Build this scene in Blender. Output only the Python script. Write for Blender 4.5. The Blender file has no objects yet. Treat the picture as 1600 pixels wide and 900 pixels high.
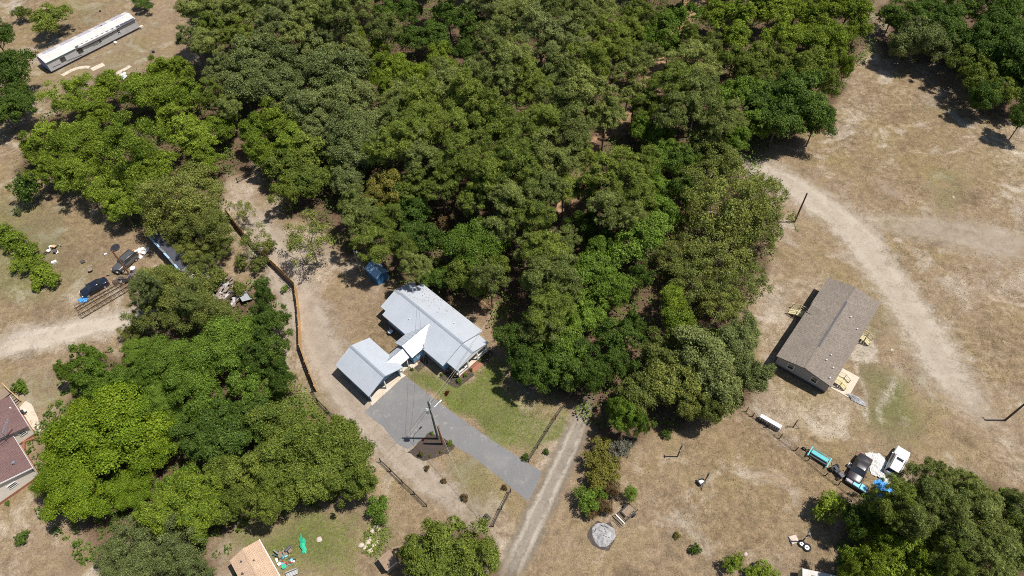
import bpy, math, random
import numpy as np
from mathutils import Vector, Matrix
random.seed(7); RNG = np.random.default_rng(11)
scene = bpy.context.scene
COL = scene.collection

# ------------------------------------------------------------------ camera
CAMR = np.array([[0.99879185, 0.04914105, 0.0],
                 [-0.03907014, 0.79410066, -0.60652919],
                 [-0.02980548, 0.60579641, 0.79506122]])   # rows: world x, y, z in camera axes
CAMH, FPX = 90.0, 1067.0
cam = bpy.data.cameras.new('camera'); cam.sensor_width = 36.0; cam.lens = 36.0 * FPX / 1600.0
cam.clip_start = 1.0; cam.clip_end = 12000.0
camo = bpy.data.objects.new('camera', cam); COL.objects.link(camo); scene.camera = camo
_m = Matrix.Identity(4)
for i in range(3):
    for j in range(3): _m[i][j] = CAMR[i, j]
_m[2][3] = CAMH
camo.matrix_world = _m
scene.render.resolution_x, scene.render.resolution_y = 1024, 576

# ------------------------------------------------------------------ light
SUN_EL, SUN_AZ = math.radians(65.5), math.radians(94.0)    # azimuth from +Y towards +X
W = bpy.data.worlds.new("World"); scene.world = W; W.use_nodes = True
nt = W.node_tree
sky = nt.nodes.new('ShaderNodeTexSky'); sky.sky_type = 'NISHITA'; sky.sun_disc = False
sky.sun_elevation = SUN_EL; sky.sun_rotation = SUN_AZ
bg = nt.nodes['Background']; bg.inputs['Strength'].default_value = 0.072
nt.links.new(sky.outputs[0], bg.inputs['Color'])
sd = bpy.data.lights.new('sun', 'SUN'); sd.energy = 4.7; sd.angle = math.radians(0.55); sd.color = (1.0, 0.955, 0.88)
so = bpy.data.objects.new('sun', sd); COL.objects.link(so)
_d = Vector((math.sin(SUN_AZ) * math.cos(SUN_EL), math.cos(SUN_AZ) * math.cos(SUN_EL), math.sin(SUN_EL)))
so.rotation_euler = _d.to_track_quat('Z', 'Y').to_euler(); so.location = (0, 0, 200)
scene.view_settings.view_transform = 'Standard'; scene.view_settings.look = 'None'
scene.view_settings.exposure = 0.32; scene.view_settings.gamma = 1.0
scene.render.engine = 'CYCLES'; scene.cycles.filter_width = 1.0; scene.cycles.use_denoising = False
scene.cycles.max_bounces = 6; scene.cycles.diffuse_bounces = 3; scene.cycles.transparent_max_bounces = 8

# ------------------------------------------------------------------ helpers
def G(px, py, h=0.0):
    """world x, y of the point at height h seen at photo pixel (1600x900)"""
    d = CAMR @ np.array([px - 800.0, 450.0 - py, -FPX])
    t = (CAMH - h) / -d[2]
    return float(d[0] * t), float(d[1] * t)
def mpp(px, py, h=0.0):
    """metres per photo pixel there"""
    d = CAMR @ np.array([px - 800.0, 450.0 - py, -FPX])
    return (CAMH - h) / -d[2]
def Gs(pts, h=0.0): return [G(a, b, h) for a, b in pts]
def ang(p, q, h=0.0):
    a, b = G(*p, h), G(*q, h); return math.atan2(b[1] - a[1], b[0] - a[0])
def proj(x, y, z):
    c = CAMR.T @ np.array([x, y, z - CAMH]); return 800 - FPX * c[0] / c[2], 450 + FPX * c[1] / c[2]

def tag(o, label=None, cat=None, group=None, kind=None):
    if label: o['label'] = label
    if cat: o['category'] = cat
    if group: o['group'] = group
    if kind: o['kind'] = kind
    return o
def empty(name, loc, rz=0.0, label=None, cat=None, group=None):
    o = bpy.data.objects.new(name, None); COL.objects.link(o)
    o.location = loc if len(loc) == 3 else (loc[0], loc[1], 0); o.rotation_euler = (0, 0, rz)
    o.empty_display_size = 0.3
    return tag(o, label, cat, group)

class MB:
    def __init__(s): s.v = []; s.f = []
    def add(s, vs, fs):
        n = len(s.v); s.v += [tuple(v) for v in vs]; s.f += [tuple(i + n for i in f) for f in fs]; return s
    def box(s, c, size, rz=0, ry=0, rx=0):
        x, y, z = size[0] / 2, size[1] / 2, size[2] / 2
        M = Matrix.Translation(c) @ Matrix.Rotation(rz, 4, 'Z') @ Matrix.Rotation(ry, 4, 'Y') @ Matrix.Rotation(rx, 4, 'X')
        vs = [M @ Vector((a * x, b * y, d * z)) for a, b, d in
              ((-1,-1,-1),(1,-1,-1),(1,1,-1),(-1,1,-1),(-1,-1,1),(1,-1,1),(1,1,1),(-1,1,1))]
        return s.add(vs, [(0,3,2,1),(4,5,6,7),(0,1,5,4),(1,2,6,5),(2,3,7,6),(3,0,4,7)])
    def bar(s, p, q, w=0.1, h=None):
        """rectangular bar from p to q"""
        h = h or w; p = Vector(p); q = Vector(q); d = (q - p); 
        if d.length < 1e-6: return s
        x = d.normalized(); up = Vector((0,0,1)) if abs(x.z) < 0.95 else Vector((1,0,0))
        y = up.cross(x).normalized(); z = x.cross(y)
        vs = []
        for P in (p, q):
            for a, b in ((-1,-1),(1,-1),(1,1),(-1,1)): vs.append(P + y * a * w / 2 + z * b * h / 2)
        return s.add(vs, [(3,2,1,0),(4,5,6,7),(0,1,5,4),(1,2,6,5),(2,3,7,6),(3,0,4,7)])
    def tube(s, pts, rad, n=8, cap=True):
        pts = [Vector(p) for p in pts]; r = rad if isinstance(rad, (list, tuple)) else [rad] * len(pts)
        vs = []; fs = []
        for i, p in enumerate(pts):
            d = (pts[min(i+1, len(pts)-1)] - pts[max(i-1, 0)]).normalized()
            up = Vector((0,0,1)) if abs(d.z) < 0.9 else Vector((1,0,0))
            a = up.cross(d).normalized(); b = d.cross(a)
            for k in range(n):
                t = 2 * math.pi * k / n; vs.append(p + (a * math.cos(t) + b * math.sin(t)) * r[i])
        for i in range(len(pts) - 1):
            for k in range(n):
                k2 = (k + 1) % n; fs.append((i*n+k, i*n+k2, (i+1)*n+k2, (i+1)*n+k))
        if cap: fs.append(tuple(range(n))[::-1]); fs.append(tuple((len(pts)-1)*n + k for k in range(n)))
        return s.add(vs, fs)
    def cyl(s, c, r, h, n=16, r2=None):
        return s.tube([c, (c[0], c[1], c[2] + h)], [r, r2 if r2 is not None else r], n)
    def ring(s, c, R, r, axis='Z', n=20, m=8):
        vs = []; fs = []
        for i in range(n):
            t = 2*math.pi*i/n
            for j in range(m):
                u = 2*math.pi*j/m; x = (R + r*math.cos(u))*math.cos(t); y = (R + r*math.cos(u))*math.sin(t); z = r*math.sin(u)
                if axis == 'Y': x, y, z = x, z, y
                if axis == 'X': x, y, z = z, x, y
                vs.append((c[0]+x, c[1]+y, c[2]+z))
                fs.append((i*m+j, ((i+1)%n)*m+j, ((i+1)%n)*m+(j+1)%m, i*m+(j+1)%m))
        return s.add(vs, fs)
    def prism(s, poly, z0, z1):
        n = len(poly)
        return s.add([(p[0], p[1], z0) for p in poly] + [(p[0], p[1], z1) for p in poly],
                     [tuple(range(n))[::-1], tuple(range(n, 2*n))] + [(i, (i+1)%n, n+(i+1)%n, n+i) for i in range(n)])
    def build(s, name, mat, parent=None, smooth=False, bevel=0.0):
        me = bpy.data.meshes.new(name); me.from_pydata(s.v, [], s.f); me.update()
        o = bpy.data.objects.new(name, me); COL.objects.link(o)
        if mat: me.materials.append(mat)
        if parent is not None: o.parent = parent
        if smooth:
            for p in me.polygons: p.use_smooth = True
        if bevel:
            b = o.modifiers.new('bevel', 'BEVEL'); b.width = bevel; b.segments = 2; b.limit_method = 'ANGLE'
        return o

# ------------------------------------------------------------------ materials
def N(nt, t, **kw):
    n = nt.nodes.new(t)
    for k, v in kw.items():
        if k in n.inputs: n.inputs[k].default_value = v
        else: setattr(n, k, v)
    return n
def noise(nt, vec, scale, detail=4, rough=0.55, dist=0.0):
    n = nt.nodes.new('ShaderNodeTexNoise'); n.inputs['Scale'].default_value = scale
    n.inputs['Detail'].default_value = detail; n.inputs['Roughness'].default_value = rough; n.inputs['Distortion'].default_value = dist
    nt.links.new(vec, n.inputs['Vector']); return n.outputs['Fac']
def mathn(nt, op, a, b=None, c=None, clamp=False):
    n = nt.nodes.new('ShaderNodeMath'); n.operation = op; n.use_clamp = clamp
    for i, x in enumerate((a, b, c)):
        if x is None: continue
        if isinstance(x, (int, float)): n.inputs[i].default_value = x
        else: nt.links.new(x, n.inputs[i])
    return n.outputs[0]
def mixc(nt, f, a, b, mode='MIX'):
    n = nt.nodes.new('ShaderNodeMix'); n.data_type = 'RGBA'; n.blend_type = mode
    for sock, x in ((n.inputs['Factor'], f), (n.inputs[6], a), (n.inputs[7], b)):
        if isinstance(x, (int, float)): sock.default_value = x
        elif isinstance(x, tuple): sock.default_value = (*x, 1) if len(x) == 3 else x
        else: nt.links.new(x, sock)
    return n.outputs[2]
def maprange(nt, x, a, b, c=0.0, d=1.0):
    n = nt.nodes.new('ShaderNodeMapRange'); n.inputs['From Min'].default_value = a; n.inputs['From Max'].default_value = b
    n.inputs['To Min'].default_value = c; n.inputs['To Max'].default_value = d; nt.links.new(x, n.inputs['Value']); return n.outputs[0]

def mat(name, col, rough=0.7, var=0.25, scale=3.0, col2=None, metal=0.0, bump=0.0, bscale=20.0, stripes=None, spec=0.5, coat=0.0):
    """plain weathered surface: base colour varied by two scales of noise; stripes = (axis, spacing, depth, darken)"""
    m = bpy.data.materials.new(name); m.use_nodes = True; nt = m.node_tree; b = nt.nodes['Principled BSDF']
    tc = nt.nodes.new('ShaderNodeTexCoord'); v = tc.outputs['Object']
    n1 = noise(nt, v, scale, 5, 0.6); n2 = noise(nt, v, scale * 9, 3, 0.6)
    f = mathn(nt, 'ADD', mathn(nt, 'MULTIPLY', n1, 0.6), mathn(nt, 'MULTIPLY', n2, 0.4))
    f = maprange(nt, f, 0.33, 0.67)
    c2 = col2 or tuple(min(1, c * (1 + var)) for c in col)
    c1 = tuple(c * (1 - var) for c in col)
    c = mixc(nt, f, c1, c2)
    h = None
    if stripes:
        ax, sp, dep, dk = stripes
        sep = nt.nodes.new('ShaderNodeSeparateXYZ'); nt.links.new(v, sep.inputs[0])
        w = mathn(nt, 'FRACT', mathn(nt, 'DIVIDE', sep.outputs[ax], sp))
        edge = maprange(nt, mathn(nt, 'ABSOLUTE', mathn(nt, 'SUBTRACT', w, 0.5)), 0.42, 0.5)
        c = mixc(nt, mathn(nt, 'MULTIPLY', edge, dk), c, (col[0]*0.3, col[1]*0.3, col[2]*0.3))
        h = mathn(nt, 'MULTIPLY', w, dep)
    nt.links.new(c, b.inputs['Base Color'])
    b.inputs['Roughness'].default_value = rough; b.inputs['Metallic'].default_value = metal
    b.inputs['Specular IOR Level'].default_value = spec
    if coat: b.inputs['Coat Weight'].default_value = coat; b.inputs['Coat Roughness'].default_value = 0.08
    if bump or h is not None:
        bn = nt.nodes.new('ShaderNodeBump'); bn.inputs['Strength'].default_value = 0.6; bn.inputs['Distance'].default_value = 1.0
        hh = mathn(nt, 'MULTIPLY', noise(nt, v, bscale, 4), bump or 0.002)
        if h is not None: hh = mathn(nt, 'ADD', hh, h)
        nt.links.new(hh, bn.inputs['Height']); nt.links.new(bn.outputs[0], b.inputs['Normal'])
    return m

def leafmat(name, dark, light, trans=0.2, warm=None):
    m = bpy.data.materials.new(name); m.use_nodes = True; nt = m.node_tree
    nt.nodes.remove(nt.nodes['Principled BSDF']); out = nt.nodes['Material Output']
    at = N(nt, 'ShaderNodeAttribute', attribute_name='tint')
    oi = nt.nodes.new('ShaderNodeObjectInfo')
    geo = nt.nodes.new('ShaderNodeNewGeometry')
    f = at.outputs['Fac']
    c = mixc(nt, f, dark, light)
    c = mixc(nt, mathn(nt, 'MULTIPLY', oi.outputs['Random'], 0.22), c, warm or (light[0]*1.25, light[1]*1.0, light[2]*0.9))
    tcn = nt.nodes.new('ShaderNodeTexCoord'); vn = mathn_vec(nt, tcn.outputs['Object'], (0, 0, 0))
    n1 = noise(nt, vn, 0.42, 3, 0.6); n2 = noise(nt, vn, 1.3, 3, 0.6)
    c = mixc(nt, maprange(nt, n1, 0.48, 0.66, 0, 0.55), c, tuple(0.5*(a+b) for a, b in zip(warm or (light[0]*1.1, light[1]*.92, light[2]), dark)))
    c = mixc(nt, maprange(nt, n2, 0.52, 0.40, 0, 0.45), c, (dark[0]*1.1, dark[1]*1.35, dark[2]*1.3))
    hs = nt.nodes.new('ShaderNodeHueSaturation'); nt.links.new(c, hs.inputs['Color'])
    nt.links.new(maprange(nt, oi.outputs['Random'], 0, 1, 0.82, 1.12), hs.inputs['Value'])
    c = hs.outputs[0]
    d = nt.nodes.new('ShaderNodeBsdfDiffuse'); t = nt.nodes.new('ShaderNodeBsdfTranslucent'); g = nt.nodes.new('ShaderNodeBsdfGlossy')
    nt.links.new(c, d.inputs[0])
    tcx = mixc(nt, 0.5, c, (light[0]*1.5, light[1]*1.35, light[2]*0.6)); nt.links.new(tcx, t.inputs[0])
    g.inputs['Roughness'].default_value = 0.6; g.inputs[0].default_value = (0.6, 0.7, 0.5, 1)
    ms = nt.nodes.new('ShaderNodeMixShader'); ms.inputs[0].default_value = trans
    nt.links.new(d.outputs[0], ms.inputs[1]); nt.links.new(t.outputs[0], ms.inputs[2])
    m2 = nt.nodes.new('ShaderNodeMixShader'); m2.inputs[0].default_value = 0.02
    nt.links.new(ms.outputs[0], m2.inputs[1]); nt.links.new(g.outputs[0], m2.inputs[2])
    nt.links.new(m2.outputs[0], out.inputs['Surface'])
    return m

MT = dict(
 roofmetal=mat('roof_metal', (0.45,0.48,0.525), 0.42, 0.09, 0.35, metal=0.12, bump=0.002, bscale=6),
 roofmetal2=mat('white_roof_metal', (0.74,0.75,0.76), 0.4, 0.04, 0.6, metal=0.1),
 ridge=mat('ridge_cap_metal', (0.40,0.44,0.49), 0.4, 0.1, metal=0.4),
 blue=mat('blue_siding', (0.16,0.33,0.50), 0.6, 0.1, stripes=(2,0.14,0.012,0.5)),
 white=mat('white_paint', (0.78,0.79,0.80), 0.5, 0.05),
 brick=mat('red_brick', (0.32,0.11,0.06), 0.85, 0.35, 9, col2=(0.42,0.2,0.13), bump=0.01, stripes=(2,0.08,0.006,0.4)),
 concrete=mat('concrete', (0.52,0.45,0.36), 0.9, 0.12, 1.2, bump=0.004),
 innershade=mat('painted_inner_shade', (0.06,0.06,0.065), 0.8, 0.2),  # dark colour stands in for shade inside the garage and siding gaps
 glass=mat('window_glass', (0.03,0.04,0.05), 0.06, 0.1, spec=0.9),
 greyside=mat('grey_siding', (0.30,0.31,0.33), 0.6, 0.08, stripes=(2,0.2,0.012,0.4)),
 shedblue=mat('blue_sheet_metal', (0.05,0.20,0.42), 0.4, 0.1, metal=0.2, stripes=(0,0.2,0.01,0.4)),
 shedroof=mat('pale_blue_roof', (0.38,0.55,0.70), 0.45, 0.15, 4, metal=0.2),
 trim=mat('white_trim', (0.75,0.76,0.76), 0.5, 0.04),
 mhroof=mat('weathered_white_roof', (0.50,0.48,0.44), 0.7, 0.14, 0.7, col2=(0.62,0.60,0.57), bump=0.004),
 mhstrip=mat('grey_lilac_roof', (0.40,0.37,0.42), 0.7, 0.25, 1.1, bump=0.004),
 mhwall=mat('old_grey_siding', (0.46,0.46,0.47), 0.65, 0.14, 0.9, stripes=(2,0.25,0.012,0.3)),
 mhshade=mat('end_wall_shade_blue', (0.10,0.20,0.45), 0.6, 0.2),
 wood=mat('new_wood', (0.62,0.38,0.16), 0.75, 0.25, 2.0, bump=0.004, stripes=(0,0.15,0.01,0.5)),
 wood2=mat('honey_wood', (0.52,0.31,0.13), 0.75, 0.3, 2.0, bump=0.004, stripes=(0,0.15,0.01,0.5)),
 palewood=mat('pale_treated_wood', (0.50,0.43,0.25), 0.75, 0.2, 3.0, bump=0.003),
 fencedark=mat('black_stained_wood', (0.035,0.03,0.027), 0.7, 0.35, 4),
 oldwood=mat('old_grey_wood', (0.23,0.17,0.12), 0.85, 0.3, 4, bump=0.004),
 pole=mat('pole_wood', (0.09,0.065,0.045), 0.85, 0.3, 5, bump=0.004),
 polebrown=mat('pole_wood_brown', (0.20,0.085,0.04), 0.85, 0.3, 5, bump=0.004),
 polegreen=mat('pole_wood_green', (0.06,0.085,0.07), 0.8, 0.3, 5),
 wire=mat('wire', (0.05,0.05,0.05), 0.5, 0.1), wirepale=mat('pale_wire', (0.5,0.47,0.38), 0.4, 0.1, metal=0.3),
 steel=mat('galvanised_steel', (0.45,0.47,0.49), 0.4, 0.15, metal=0.7),
 rust=mat('rusty_steel', (0.075,0.047,0.032), 0.8, 0.4, 3.0, bump=0.003),
 rust2=mat('rusty_roof_tin', (0.22,0.12,0.08), 0.8, 0.4, 1.2, col2=(0.42,0.37,0.33), bump=0.01),
 rubber=mat('rubber', (0.02,0.02,0.022), 0.85, 0.2), rim=mat('wheel_rim', (0.5,0.5,0.52), 0.35, 0.1, metal=0.6),
 carglass=mat('car_glass', (0.02,0.025,0.03), 0.05, 0.1, spec=0.9),
 lamp=mat('lamp_glass', (0.75,0.76,0.78), 0.15, 0.05), tail=mat('tail_lamp', (0.35,0.02,0.02), 0.2, 0.1),
 carwhite=mat('white_car_paint', (0.72,0.72,0.70), 0.35, 0.05, coat=0.5), carblack=mat('black_car_paint', (0.022,0.018,0.022), 0.35, 0.3, 1.5, col2=(0.05,0.04,0.045), coat=0.4),
 cargrey=mat('grey_car_paint', (0.13,0.125,0.125), 0.3, 0.08, metal=0.4, coat=0.6), carnavy=mat('navy_car_paint', (0.018,0.022,0.04), 0.22, 0.1, metal=0.3, coat=0.8),
 teal=mat('teal_paint', (0.05,0.42,0.46), 0.5, 0.15), tealdark=mat('dark_teal', (0.03,0.10,0.12), 0.6, 0.2), skyblue=mat('light_blue_plastic', (0.16,0.50,0.68), 0.4, 0.1),
 tarpblue=mat('blue_tarp', (0.02,0.22,0.62), 0.45, 0.25, 3, col2=(0.10,0.42,0.85)), tarpgreen=mat('green_tarp', (0.03,0.42,0.25), 0.5, 0.25, 3),
 plastic=mat('clear_plastic_sheet', (0.50,0.49,0.47), 0.3, 0.25, 3, col2=(0.78,0.77,0.75)), orange=mat('orange_plastic', (0.75,0.22,0.02), 0.5, 0.1),
 black=mat('black_metal', (0.025,0.025,0.03), 0.5, 0.3), charcoal=mat('charcoal_metal', (0.07,0.07,0.085), 0.5, 0.3),
 cream=mat('cream_board', (0.72,0.66,0.58), 0.7, 0.12), tanpaper=mat('cardboard', (0.55,0.36,0.22), 0.8, 0.15), red=mat('red_paint', (0.4,0.03,0.03), 0.5, 0.1),
 tyrewhite=mat('painted_rim', (0.7,0.7,0.7), 0.5, 0.1), bark=mat('bark', (0.13,0.10,0.075), 0.9, 0.3, 3, bump=0.01), barkpale=mat('pale_bark', (0.27,0.23,0.18), 0.9, 0.3, 3),
 mulch=mat('brown_mulch', (0.048,0.034,0.027), 0.95, 0.5, 6, col2=(0.10,0.075,0.06), bump=0.03, bscale=14),
 ash=mat('white_ash', (0.16,0.155,0.155), 0.95, 0.4, 1.9, col2=(0.48,0.47,0.47), bump=0.02), char=mat('charred_soil', (0.07,0.055,0.05), 0.95, 0.4, 3, bump=0.02),
 stone=mat('pale_stone', (0.50,0.42,0.35), 0.9, 0.25, 4, bump=0.01),
)
def gravelmat():
    m = bpy.data.materials.new('grey_gravel'); m.use_nodes = True; nt = m.node_tree; b = nt.nodes['Principled BSDF']
    v = nt.nodes.new('ShaderNodeTexCoord').outputs['Object']
    n1 = noise(nt, v, 0.35, 5, 0.6); n2 = noise(nt, v, 7.0, 5, 0.75); n3 = noise(nt, v, 0.12, 3)
    c = mixc(nt, maprange(nt, n2, 0.3, 0.7), (0.125,0.123,0.123), (0.205,0.202,0.200))
    c = mixc(nt, maprange(nt, n1, 0.5, 0.75, 0, 0.35), c, (0.30,0.275,0.24))
    c = mixc(nt, maprange(nt, n3, 0.35, 0.65, 0, 0.25), c, (0.25,0.25,0.26))
    n4 = noise(nt, v, 1.1, 5, 0.65, 1.2); c = mixc(nt, maprange(nt, n4, 0.60, 0.72, 0, 0.6), c, (0.40,0.345,0.27)); c = mixc(nt, maprange(nt, n4, 0.36, 0.28, 0, 0.5), c, (0.11,0.11,0.115))
    nt.links.new(c, b.inputs['Base Color']); b.inputs['Roughness'].default_value = 0.95
    bn = nt.nodes.new('ShaderNodeBump'); bn.inputs['Distance'].default_value = 0.05; nt.links.new(n2, bn.inputs['Height']); nt.links.new(bn.outputs[0], b.inputs['Normal'])
    return m
MT['gravel'] = gravelmat()
def shinglemat(name, c1, c2, c3):
    m = bpy.data.materials.new(name); m.use_nodes = True; nt = m.node_tree; b = nt.nodes['Principled BSDF']
    v = nt.nodes.new('ShaderNodeTexCoord').outputs['Object']
    mp = nt.nodes.new('ShaderNodeMapping'); nt.links.new(v, mp.inputs[0])
    br = nt.nodes.new('ShaderNodeTexBrick'); nt.links.new(mp.outputs[0], br.inputs['Vector'])
    br.inputs['Scale'].default_value = 1.0; br.inputs['Brick Width'].default_value = 0.33; br.inputs['Row Height'].default_value = 0.145
    br.inputs['Mortar Size'].default_value = 0.008; br.inputs['Bias'].default_value = -0.1
    br.inputs['Color1'].default_value = (*c1, 1); br.inputs['Color2'].default_value = (*c2, 1); br.inputs['Mortar'].default_value = (*[x*0.45 for x in c1], 1)
    # architectural shingles: clumps of darker and lighter tabs stretched along the courses
    mp2 = nt.nodes.new('ShaderNodeMapping'); mp2.inputs['Scale'].default_value = (1.6, 5.5, 1); nt.links.new(v, mp2.inputs[0])
    n = noise(nt, mp2.outputs[0], 1.3, 3, 0.6); c = mixc(nt, maprange(nt, n, 0.40, 0.62, 0, 0.75), br.outputs['Color'], c3)
    n = noise(nt, v, 0.4, 3); c = mixc(nt, maprange(nt, n, 0.35, 0.65, 0, 0.2), c, tuple(x*0.6 for x in c1))
    nt.links.new(c, b.inputs['Base Color']); b.inputs['Roughness'].default_value = 0.9
    bn = nt.nodes.new('ShaderNodeBump'); bn.inputs['Distance'].default_value = 0.02; nt.links.new(br.outputs['Fac'], bn.inputs['Height']); bn.invert = True
    nt.links.new(bn.outputs[0], b.inputs['Normal'])
    return m
MT['shinglebrown'] = shinglemat('brown_grey_shingles', (0.175,0.145,0.118), (0.215,0.180,0.148), (0.290,0.242,0.198))
MT['shinglemaroon'] = shinglemat('maroon_shingles', (0.150,0.085,0.080), (0.180,0.105,0.098), (0.21,0.125,0.115))
MT['shingletan'] = shinglemat('tan_shingles', (0.48,0.32,0.21), (0.53,0.37,0.25), (0.60,0.44,0.32))

# ------------------------------------------------------------------ ground
def sdf_poly(P, poly):
    """signed distance (positive inside) of points to a polygon"""
    poly = np.array(poly); n = len(poly); d = np.full(len(P), 1e9); ins = np.zeros(len(P), bool)
    for i in range(n):
        a, b = poly[i], poly[(i+1) % n]; e = b - a; w = P - a
        t = np.clip((w @ e) / (e @ e + 1e-9), 0, 1); d = np.minimum(d, np.hypot(*(w - t[:, None] * e).T))
        c = ((a[1] > P[:, 1]) != (b[1] > P[:, 1])); 
        with np.errstate(divide='ignore', invalid='ignore'):
            xx = a[0] + (P[:, 1] - a[1]) / (b[1] - a[1]) * (b[0] - a[0])
        ins ^= (c & (P[:, 0] < xx))
    return np.where(ins, d, -d)
def sdf_line(P, pts, half):
    """positive inside a band round a polyline; half = list of half widths"""
    best = np.full(len(P), -1e9)
    for i in range(len(pts) - 1):
        a, b = np.array(pts[i]), np.array(pts[i+1]); e = b - a; w = P - a
        t = np.clip((w @ e) / (e @ e + 1e-9), 0, 1)
        best = np.maximum(best, half[i] * (1-t) + half[i+1] * t - np.hypot(*(w - t[:, None] * e).T))
    return best
def soft(s, w): return np.clip(0.5 + s / w / 2, 0, 1)
def px(*a): return [(a[i], a[i+1]) for i in range(0, len(a), 2)]

FOREST = px(290,0, 300,60, 330,100, 250,110, 150,130, 60,190, 30,270, 120,300, 200,350, 220,370, 300,400, 360,400, 350,280, 400,250, 440,330, 520,380, 560,400,
            600,440, 680,470, 760,500, 800,560, 850,620, 900,640, 960,690, 1010,680, 1070,670, 1150,640, 1190,610, 1170,540, 1150,480, 1190,430, 1220,360,
            1180,280, 1200,230, 1260,220, 1300,170, 1330,110, 1360,90, 1370,0, 1300,-40, 300,-40)
FOREST2 = px(1375,-30, 1370,90, 1440,100, 1500,120, 1530,180, 1650,210, 1700,0, 1650,-60)
FOREST3 = px(100,570, 200,540, 260,440, 400,440, 440,480, 440,560, 480,640, 560,660, 590,740, 560,780, 420,810, 380,830, 330,900, 150,900, 100,850, 60,800, 40,690, 90,620)
FOREST4 = px(1300,790, 1400,760, 1500,740, 1600,780, 1660,960, 1280,960, 1310,850)
FOREST5 = px(640,820, 760,830, 790,900, 640,930)
def build_ground():
    xs = np.concatenate([[-6000,-2500,-1000,-500,-300,-220,-170,-150], np.arange(-134, 134.1, 0.62), [150,170,220,300,500,1000,2500,6000]])
    ys = np.concatenate([[-3000,-1000,-400,-150,-60,-20,0,8], np.arange(13, 180.1, 0.62), [190,205,240,300,450,700,1200,3000,8000]])
    X, Y = np.meshgrid(xs, ys); nx, ny = len(xs), len(ys); P = np.stack([X.ravel(), Y.ravel()], 1)
    # warp for uneven borders
    def wob(P, s, k):
        r = np.random.default_rng(k); o = np.zeros(len(P))
        for i in range(7):
            a = r.uniform(0, 2*np.pi); fr = s * r.uniform(0.5, 2.6); o += np.sin(P[:, 0]*math.cos(a)*fr + P[:, 1]*math.sin(a)*fr + r.uniform(0, 6.28))
        return o / 7
    Q = P + np.stack([wob(P, 0.45, 1), wob(P, 0.45, 2)], 1) * 3.0
    def poly(pts, w=2.5, h=0): return soft(sdf_poly(Q, Gs(pts)), w)
    def line(pts, hp, w=2.0): return soft(sdf_line(Q, Gs(pts), [h * mpp(*p) for h, p in zip(hp, pts)]), w)
    sand = np.zeros(len(P)); green = sand.copy(); floor = sand.copy(); dirt = sand.copy(); lawn = sand.copy(); pale = sand.copy()
    mx = lambda a, b, k=1.0: np.maximum(a, b * k)
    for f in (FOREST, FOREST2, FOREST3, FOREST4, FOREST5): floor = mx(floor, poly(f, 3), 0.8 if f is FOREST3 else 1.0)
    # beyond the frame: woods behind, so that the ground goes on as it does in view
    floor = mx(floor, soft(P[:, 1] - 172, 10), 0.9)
    # yard of fenced lot and the drive along the fence
    sand = mx(sand, poly(px(350,290, 400,262, 430,330, 520,385, 560,420, 520,450, 500,520, 520,560, 590,640, 600,700, 690,780, 790,830, 770,850, 690,800, 600,720, 520,660, 480,600, 462,540, 450,440, 360,350), 3), 0.62)
    dirt = mx(dirt, poly(px(360,290, 440,330, 560,420, 560,560, 600,690, 520,660, 470,540, 455,440), 6), 0.75)
    sand = mx(sand, poly(px(405,470, 440,480, 450,560, 470,610, 440,600, 425,540), 2), 0.85)
    sand = mx(sand, line(px(-40,545, 60,530, 140,512, 215,492, 270,480), [24,22,18,17,16], 2.5), 1.0)
    sand = mx(sand, line(px(-60,880, 30,820, 70,780), [7,7,6], 1.5), 0.7)
    sand = mx(sand, line(px(-60,850, 10,810, 55,775), [4,4,4], 1.5), 0.6)
    sand = mx(sand, line(px(1130,255, 1180,262, 1240,292, 1300,330, 1350,375, 1385,430), [26,18,20,18,24,14], 2.5), 1.0)
    sand = mx(sand, line(px(1330,340, 1420,350, 1520,375, 1640,385), [10,14,16,20], 4), 0.7)
    sand = mx(sand, line(px(1400,465, 1440,500, 1470,560, 1500,610, 1560,660, 1640,760), [8,18,18,14,12,8], 4), 0.75)
    sand = mx(sand, line(px(1290,215, 1330,150, 1370,90), [8,6,6], 3), 0.6)
    sand = mx(sand, line(px(1390,140, 1440,150, 1490,150), [5,8,6], 3), 0.6)
    sand = mx(sand, poly(px(1440,70, 1480,75, 1500,110, 1460,115), 2), 0.75)
    sand = mx(sand, poly(px(1180,430, 1290,440, 1220,560, 1230,600, 1330,620, 1320,680, 1230,690, 1150,650, 1200,590, 1180,520), 5), 0.62)
    sand = mx(sand, poly(px(1550,690, 1640,700, 1640,760, 1580,760), 4), 0.6)
    sand = mx(sand, poly(px(1340,535, 1365,530, 1372,545, 1360,572, 1322,568), 1.0), 1.3)
    sand = mx(sand, line(px(1390,590, 1393,625, 1397,662), [5,5,5], 1.0), 1.0); sand = mx(sand, line(px(1352,575, 1357,610, 1362,672), [5,5,5], 1.0), 0.95)
    sand = mx(sand, poly(px(640,830, 780,800, 815,830, 780,900, 760,850), 3), 0.7)
    sand = mx(sand, line(px(895,640, 870,690, 850,730), [9,10,7], 1.8), 0.8)
    sand = mx(sand, poly(px(0,0, 38,0, 30,22, 0,30), 2), 0.8)
    for pp, kk in ((px(1290,120, 1380,90, 1420,200, 1330,260, 1260,240), .42), (px(1520,190, 1640,200, 1640,330, 1540,320), .50), (px(1400,420, 1640,400, 1640,520, 1450,520), .36), (px(1430,520, 1600,520, 1640,760, 1540,740), .38),
                   (px(0,370, 120,440, 100,520, -40,530), .38), (px(60,590, 10,590, -40,620, -40,560), .35), (px(60,110, 150,70, 300,60, 240,110), .36), (px(900,720, 1150,700, 1280,830, 1050,900, 860,900), .26), (px(1380,560, 1430,600, 1450,700, 1300,720, 1320,640), .3),
                   (px(0,780, 140,860, 150,920, -40,920), .42), (px(560,800, 640,780, 650,900, 560,900), .42)):
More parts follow.
